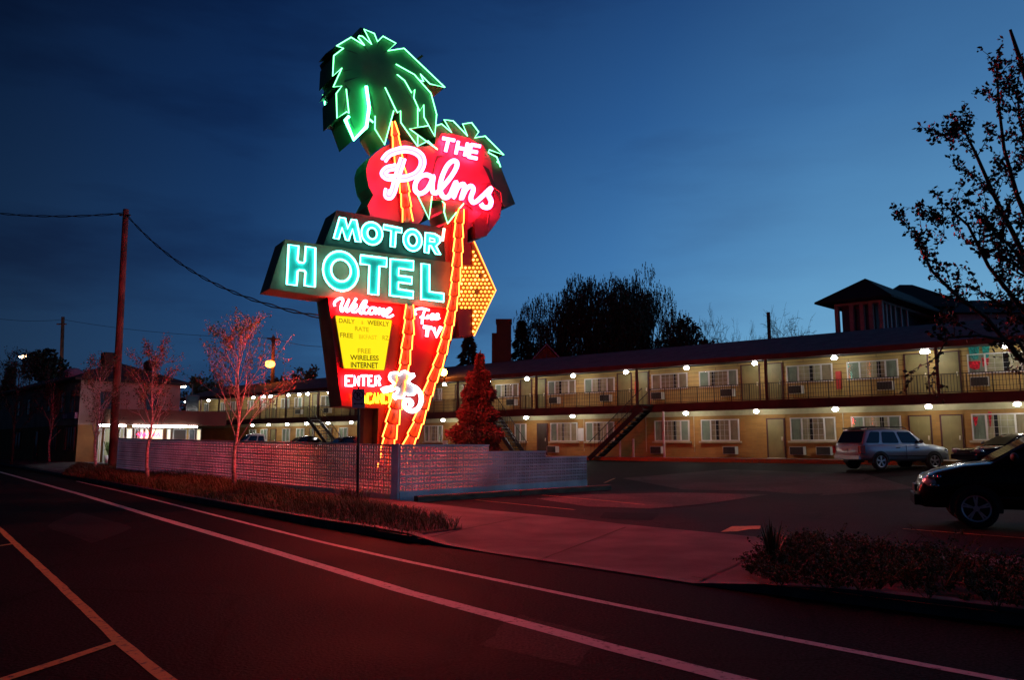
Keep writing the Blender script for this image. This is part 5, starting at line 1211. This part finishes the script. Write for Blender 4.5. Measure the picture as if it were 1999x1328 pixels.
while n<30000:
    x=ru(bx[0],bx[1]); y=ru(bx[2],bx[3])
    if not inpoly(x,y,P2): continue
    n+=1; d=math.hypot(x-pst[0],y-pst[1]); h=ru(.06,.20)*(1+.9*math.sin(x*1.3+y*.9)**2); 
    h*=clamp((y-11.6)/3.5,.22,1)
    if d<.55: h=ru(.25,.5)
    z=swz(x,y,.02) ; hd=ru(0,6.28); l=h*ru(.3,1.3); w=.003+.00018*y; a=Vector((x,y,z)); s=Vector((math.cos(hd+1.57)*w,math.sin(hd+1.57)*w,0)); mid=a+Vector((math.cos(hd)*l*.4,math.sin(hd)*l*.4,h*.7)); tip=a+Vector((math.cos(hd)*l,math.sin(hd)*l,h))
    q.add([a-s,a+s,mid+s*.7,mid-s*.7,tip],[(0,1,2,3),(3,2,4)])
tag(q.build('verge_grass',GRASSM),kind='stuff')
# planting bed on the right
bp=[(1482,1136),(1460,1108),(1500,1070),(1560,1052),(1700,1072),(1850,1092),(2060,1118),(2200,1135),(2200,1225),(1999,1196),(1850,1180),(1640,1155)]
BW=[G(x,y,.13) for x,y in bp]; BW=[Vector((p.x,p.y,swz(p.x,p.y,.02))) for p in BW]; q=MB(); q.flat([BW]); tag(q.build('bed_soil',SOILM),kind='structure')
P3=[(p.x,p.y) for p in BW]; bx=[min(a for a,b in P3),max(a for a,b in P3),min(b for a,b in P3),max(b for a,b in P3)]; q=MB(); n=0; centres=[]
while len(centres)<420:
    x=ru(bx[0],bx[1]); y=ru(bx[2],bx[3])
    if inpoly(x,y,P3): centres.append((x,y,ru(.07,.22)*(1 if R()<.86 else 1.9)))
for x,y,h in centres:
    z=swz(x,y,.02)
    for k in range(9):
        a=ru(0,6.28); r=h*ru(.3,1.3); tip=Vector((x+math.cos(a)*r,y+math.sin(a)*r,z+h*ru(.5,1.15))); m=Vector((x+math.cos(a)*r*.4,y+math.sin(a)*r*.4,z+h*.5)); q.tube([Vector((x,y,z)),m,tip],[.004,.003,.002],3,caps=False)
        for j in range(9): t=ru(.15,1); leaf(q,m.lerp(tip,t)+rv()*.02,ru(.018,.042),asp=.6)
tag(q.build('bed_planting',BEDM),kind='stuff')
yb=G(1508,1092,.12); YP=thing('spiky_plant','upright clump of grassy blades at the near corner of the planting bed','plant',tuple(yb)); q=MB()
for i in range(46):
    a=ru(0,6.28); r=ru(.03,.28); h=ru(.25,.55); w=.012; b0_=yb+Vector((math.cos(a)*.05,math.sin(a)*.05,0)); tip=yb+Vector((math.cos(a)*r,math.sin(a)*r,h)); s=Vector((-math.sin(a),math.cos(a),0))*w; m=b0_.lerp(tip,.5)+Vector((0,0,.04)); q.add([b0_-s,b0_+s,m+s,m-s,tip],[(0,1,2,3),(3,2,4)])
q.build('blades',mat('blade_green',(.05,.07,.02),.6,var=.3),YP)
# ------------------------------------------------------------------ vehicles
TYRE=mat('tyre_rubber',(.012,.012,.012),.8,var=0); RIM=mat('alloy_rim',(.7,.7,.72),.45,metal=.9,var=0); CG=mat('tinted_glass',(.006,.007,.010),.04,var=0,spec=.6); CHR=mat('chrome',(.6,.6,.6),.12,metal=1,var=0)
RLAMP=mat('red_lens',(.35,.01,.01),.15,var=0); HLAMP=mat('clear_lens',(.65,.65,.68),.08,metal=.6,var=0); PLAS=mat('black_plastic',(.015,.015,.015),.5,var=0); PLATE=mat('number_plate',(.5,.5,.52),.4,var=0)
def wheelset(root,x,y,r,side,spokes=5,wd=.22):
    o=thing('wheel',None,None,(0,0,0)); bpy.data.objects.remove(o)
    t=MB(); n=28
    prof=[(r*.66,-wd/2),(r*.93,-wd/2),(r,-wd*.36),(r,wd*.36),(r*.93,wd/2),(r*.66,wd/2)]
    for i in range(n):
        a=2*math.pi*i/n
        for pr,py in prof: t.v.append((x+math.cos(a)*pr,y+py,r+math.sin(a)*pr))
    k=len(prof)
    for i in range(n):
        for j in range(k): a,b=i*k+j,i*k+(j+1)%k; c,d=((i+1)%n)*k+(j+1)%k,((i+1)%n)*k+j; t.f.append((a,b,c,d))
    w=t.build('wheel',TYRE,root,smooth=True)
    q=MB(); yo=y+side*wd*.42; R2=r*.66
    for i in range(n):
        a0=2*math.pi*i/n;a1=2*math.pi*(i+1)/n
        q.add([(x+math.cos(a)*rr,yo+dy,r+math.sin(a)*rr) for a,rr,dy in ((a0,R2,side*.012),(a0,R2*.88,0),(a1,R2*.88,0),(a1,R2,side*.012))],[(0,1,2,3)])
    for s in range(spokes):
        a=2*math.pi*s/spokes+.3
        for off in (-.12,.12):
            c1=Vector((x+math.cos(a)*R2*.15,yo,r+math.sin(a)*R2*.15)); c2_=Vector((x+math.cos(a+off)*R2*.92,yo,r+math.sin(a+off)*R2*.92)); q.bar(c1,c2_,R2*.13,.02,up=Vector((0,1,0)))
    q.tube([(x,yo-side*.01,r),(x,yo+side*.02,r)],R2*.22,12); q.build('rim',RIM,w)
    d=MB(); d.tube([(x,yo-side*.10,r),(x,yo-side*.06,r)],R2*.98,24); d.build('brake_backing',PLAS,w)
def vehicle(name,lab,cat,loc,heading,spec,paint,grp=None):
    """local axes: +x forward, y left, z up; spec gives lengthwise stations"""
    root=thing(name,lab,cat,loc,grp,world=False,rz=heading)
    st=spec['st']; Wd=spec['w']/2
    # lower body: stations x, zbottom, zbelt, halfwidth factor
    mb=MB(); rows=[]
    for x,zb,zt,wf in st:
        w_=Wd*wf; zm=lerp(zb,zt,.55); sec=[(w_*.86,zb),(w_*.97,zb+.09),(w_,zm),(w_*.985,lerp(zm,zt,.7)),(w_*.93,zt),(w_*.80,zt+.025),(w_*.4,zt+.045),(0,zt+.05)]
        full=[(y,z) for y,z in sec]+[(-y,z) for y,z in sec[-2::-1]]
        rows.append([(x,y,z) for y,z in full])
    k=len(rows[0])
    for r_ in rows: mb.v+=r_
    for i in range(len(rows)-1):
        for j in range(k): a=i*k+j; b=i*k+(j+1)%k; mb.f.append((a,b,b+k,a+k))
    mb.f.append(tuple(range(k))[::-1]); mb.f.append(tuple(len(mb.v)-k+i for i in range(k)))
    body=mb.build('body',paint,root,smooth=True); fixn(body)
    md=body.modifiers.new('b','BEVEL'); md.width=.03; md.segments=2; md.limit_method='ANGLE'; md.angle_limit=.7
    # cabin
    cb=spec['cab']; cw=Wd*.93; rw=Wd*spec.get('rw',.74); zb=cb['zb']; zr=cb['zr']; xb0,xb1=cb['base']; xr0,xr1=cb['roof']  # rear..front
    def cab(f,t,side): # f 0..1 rear->front, t 0..1 belt->roof
        return Vector((lerp(lerp(xb0,xb1,f),lerp(xr0,xr1,f),t),side*lerp(cw,rw,t),lerp(zb,zr,t)))
    mb=MB(); n=10; sec=[]
    for i in range(n+1):
        f=i/n; xb=lerp(xb0,xb1,f); xr=lerp(xr0,xr1,f); crown=.06*math.sin(math.pi*f)
        s=[(xb,cw,zb-.02),(lerp(xb,xr,.5),lerp(cw,rw,.5)+.01,lerp(zb,zr,.5)),(xr,rw,zr+crown*.5-.03),(xr,rw*.86,zr+crown),(xr,rw*.4,zr+.035+crown),(xr,0,zr+.04+crown)]
        sec.append(s+[(a,-b,c) for a,b,c in s[-2::-1]])
    for s in sec: mb.v+=s
    k=len(sec[0])
    for i in range(n):
        for j in range(k-1): a=i*k+j; mb.f.append((a,a+1,a+1+k,a+k))
    mb.f.append(tuple(range(k))[::-1]); mb.f.append(tuple(len(mb.v)-k+i for i in range(k)))
    o=mb.build('cabin',paint,root,smooth=True); fixn(o); md=o.modifiers.new('b','BEVEL'); md.width=.035; md.segments=2; md.limit_method='ANGLE'; md.angle_limit=.6
    for side in (1,-1):
        for f0,f1,g0,g1 in cb['side']:   # windows, bottom f0..f1, top g0..g1
            c=MB(); off=Vector((0,side*.014,.004)); a,b,c3,d=cab(f0,.10,side),cab(f1,.10,side),cab(g1,.86,side),cab(g0,.86,side)
            m_=[a,b,c3,d]; ce=sum(m_,Vector())/4; lp=[]
            for i in range(4):   # rounded corners
                p=m_[i]; pr=m_[i-1]; nx_=m_[(i+1)%4]; lp+= [p+(pr-p).normalized()*.06,p+((pr-p).normalized()+(nx_-p).normalized())*.02,p+(nx_-p).normalized()*.06]
            c.prism([[p+off for p in lp]],Vector((0,-side*.02,0))); fixn(c.build('side_window',CG,root))
    for f,sg,nm in ((1,1,'windshield'),(0,-1,'rear_window')):
        c=MB(); lo,hi=(.10,.90); a=cab(f,lo,1);b=cab(f,lo,-1);c3=cab(f,hi,-1);d=cab(f,hi,1); off=Vector((sg*.025,0,.010))
        for p in (a,b,c3,d): p.y*=.90
        c.prism([[p+off for p in (a,b,c3,d)]],Vector((-sg*.03,0,0))); fixn(c.build(nm,CG,root))
    for x in spec['wx']:
        for side in (1,-1):
            a=MB(); n=20; r=spec['wr']; 
            arch=[(x+math.cos(t)*r*1.16,r+math.sin(t)*r*1.16) for t in [math.pi*(i/n)*1.12-.19 for i in range(n+1)]]
            a.prism([[Vector((px_,side*(Wd+.004),pz)) for px_,pz in arch]],Vector((0,-side*.30,0))); fixn(a.build('wheel_arch',PLAS,root))
            wheelset(root,x,side*(Wd-.085),r,side,spec.get('sp',5))
    return root,cab,Wd
def partbox(root,name,m,x0,x1,y0,y1,z0,z1):
    return MB().box(x0,x1,y0,y1,z0,z1).build(name,m,root)
def suv_spec(L=4.6,w=1.8,h=1.72):
    return dict(w=w,wr=.36,wx=(-1.35,1.35),rw=.78,st=[(-2.28,.55,.92,.90),(-2.2,.42,1.03,.95),(-1.6,.38,1.05,1.0),(0,.36,1.05,1.0),(.95,.36,1.05,1.0),(1.5,.38,1.02,.98),(2.0,.42,.93,.94),(2.22,.50,.82,.86)],
      cab=dict(zb=1.04,zr=h-.06,base=(-2.18,1.05),roof=(-1.86,.30),side=[(.05,.26,.10,.30),(.31,.58,.34,.62),(.62,.92,.665,.955)]))
SILV=mat('silver_paint',(.50,.53,.54),.3,metal=.5,var=0,coat=.6); BLK=mat('black_paintwork',(.004,.004,.005),.22,var=0,spec=.25,coat=.12); WHP=mat('white_paintwork',(.5,.5,.5),.25,var=0,coat=.6); NAVY=mat('dark_blue_paintwork',(.008,.010,.016),.12,var=0,coat=1.0); CHAR=mat('charcoal_paintwork',(.012,.012,.014),.14,var=0,coat=1.0)
def details(root,cab,Wd,sp,front=True,hz_=.745,hs=1.0):
    st=sp['st']; xf=st[-1][0]; xr_=st[0][0]
    for s in (1,-1):
        c=MB(); c.prism([[Vector((xf-.33,s*Wd*.955,.80)),Vector((xf-.06,s*Wd*.87,.66)),Vector((xf+.015,s*Wd*.62,.66)),Vector((xf+.01,s*Wd*.58,.78)),Vector((xf-.10,s*Wd*.78,.86))]],Vector((0,0,.02)))
        h=MB(); h.sph((xf-.16-.30*(hs-1),s*Wd*.76,hz_-.10*(hs-1)),.15,12,8,1.25*hs**.4,1.0,.70*hs); h.build('headlight',HLAMP,root,smooth=True)
        gl_=MB()
        for k in range(12): gl_.sph((xf-.24-.30*(hs-1)+.07*math.sin(k*2.3)+.010*k,s*(Wd*.80+.085+.015*math.cos(k*1.7)),hz_-.10*(hs-1)+.075*hs*math.cos(k*2.1)),.042,8,6)
        gl_.build('headlight_glint_balls',CHR,root,smooth=True)  # chrome balls added to catch glints of the sign
        t=MB(); t.box(xr_-.03,xr_+.20,s*Wd*.80 if s>0 else -Wd*.985,Wd*.985 if s>0 else -Wd*.80,.68,1.0); t.build('tail_light',RLAMP,root)
        m=MB(); a=cab(.90,.12,s); m.sph(a+Vector((.02,s*.13,.06)),.10,10,6,.7,1.2,.8); m.build('side_mirror',PLAS,root,smooth=True)
        for x in (-.55,.42): 
            ha=partbox(root,'door_handle',PLAS,x,x+.17,s*(Wd+.001) if s>0 else -Wd-.03,(Wd+.03) if s>0 else -Wd-.001,.90,.935)
        partbox(root,'side_moulding',PLAS,-1.0,1.0,*(sorted((s*(Wd+.001),s*(Wd+.016)))),.56,.60)
        partbox(root,'door_seam',PLAS,-.05,-.043,*(sorted((s*(Wd-.02),s*(Wd+.003)))),.45,1.0)
    partbox(root,'bumper',PLAS if not front else root.children[0].data.materials[0],xf-.06,xf+.07,-Wd*.80,Wd*.80,.40,.60); partbox(root,'rear_bumper',root.children[0].data.materials[0],xr_-.05,xr_+.05,-Wd*.86,Wd*.86,.44,.60)
    partbox(root,'grille',PLAS,xf-.01,xf+.035,-Wd*.42,Wd*.42,.64,.78); partbox(root,'number_plate',PLATE,xr_-.045,xr_-.03,-.05,.27,.76,.90)
def placeg(p): return (p.x,p.y,gz(p.x,p.y))
# silver SUV
sp=suv_spec(); sp['w']=1.78
hd=math.atan2(.72,2.59); rw_=Vector((15.25,32.5,0)); fwd=Vector((math.cos(hd),math.sin(hd),0)); ctr=rw_+fwd*1.35+Vector((-fwd.y,fwd.x,0))*.89
zg=gz(ctr.x,ctr.y); root,cab,Wd=vehicle('suv','silver sport utility vehicle parked facing the motel with roof rails','suv',(ctr.x,ctr.y,zg),hd,sp,SILV); details(root,cab,Wd,sp)
for s in (1,-1): MB().tube([(-1.7,s*.60,1.70),(-1.6,s*.60,1.77),(.1,s*.60,1.78),(.25,s*.60,1.71)],.022,6).build('roof_rail',PLAS,root)
MB().tube([(-1.3,-.6,1.80),(-1.3,.6,1.80)],.02,6).build('roof_crossbar',PLAS,root); partbox(root,'rear_spoiler',PLAS,-2.02,-1.82,-.55,.55,1.70,1.75)
# black SUV in the right foreground
sp=suv_spec(); sp.update(w=1.85,wr=.375,wx=(-1.36,1.36)); sp['st']=[(-2.28,.6,1.08,.90),(-2.2,.42,1.18,.95),(-1.6,.38,1.20,1.0),(0,.36,1.20,1.0),(.95,.36,1.20,1.0),(1.5,.38,1.14,.98),(1.95,.36,1.02,.94),(2.18,.36,.90,.86),(2.30,.40,.70,.76)]
sp['cab']=dict(zb=1.20,zr=1.76,base=(-2.15,1.10),roof=(-1.8,.15),side=sp['cab']['side'])
hd=math.radians(156); fwd=Vector((math.cos(hd),math.sin(hd),0)); lft=Vector((-fwd.y,fwd.x,0)); wpos=G(1908,1036,.0); wc=Vector((wpos.x,wpos.y,0)); ctr=wc-fwd*1.36-lft*(.925-.1)
root,cab,Wd=vehicle('suv','black sport utility vehicle in the right foreground with five spoke wheels','suv',(ctr.x,ctr.y,gz(ctr.x,ctr.y)),hd,sp,BLK); details(root,cab,Wd,sp,hz_=.88,hs=1.45)
# dark sedan behind it
def sedan_spec(w=1.76,zr=1.42): return dict(w=w,wr=.32,wx=(-1.35,1.38),rw=.72,st=[(-2.3,.5,.82,.86),(-2.2,.32,.95,.93),(-1.5,.28,.97,1.0),(0,.26,.95,1.0),(.9,.27,.93,1.0),(1.5,.30,.86,.97),(2.1,.34,.74,.90),(2.28,.42,.62,.82)],
   cab=dict(zb=.94,zr=zr-.05,base=(-1.75,1.05),roof=(-.95,.22),side=[(.17,.46,.10,.44),(.50,.88,.49,.95)]))
sp=sedan_spec(); hd=math.radians(186); c=atY(1985,900,32.0); root,cab,Wd=vehicle('sedan','dark sedan parked before the ground floor window, behind the black utility vehicle','car',placeg(c),hd,sp,NAVY); details(root,cab,Wd,sp)
# cars behind the long wall
sp=sedan_spec(1.8,1.62); hd=math.radians(138)
c=atY(590,870,64); root,cab,Wd=vehicle('parked_car','dark car with rounded roof behind the block wall, left of the black staircase','car',placeg(c),math.radians(215),sp,CHAR,'cars parked along the motel'); details(root,cab,Wd,sp)
c=atY(672,870,56); root,cab,Wd=vehicle('parked_car','black car behind the block wall just left of the sign post','car',placeg(c),math.radians(215),sp,BLK,'cars parked along the motel'); details(root,cab,Wd,sp)
c=atY(918,880,36); 
ps=dict(w=1.85,wr=.37,wx=(-1.6,1.6),rw=.78,st=[(-2.6,.6,1.02,.95),(-2.5,.5,1.04,1.0),(0,.42,1.04,1.0),(1.2,.42,1.04,1.0),(2.0,.45,1.0,.97),(2.5,.5,.9,.9)],cab=dict(zb=1.03,zr=1.84,base=(-.75,1.25),roof=(-.60,.55),side=[(.08,.42,.10,.44),(.47,.90,.50,.95)]))
c=atY(497,870,66); root,cab,Wd=vehicle('pickup_truck','white pickup truck with rounded cab behind the block wall beside the red lit sapling','pickup truck',placeg(c),math.radians(215),ps,WHP,'cars parked along the motel'); details(root,cab,Wd,ps)
cleanup()
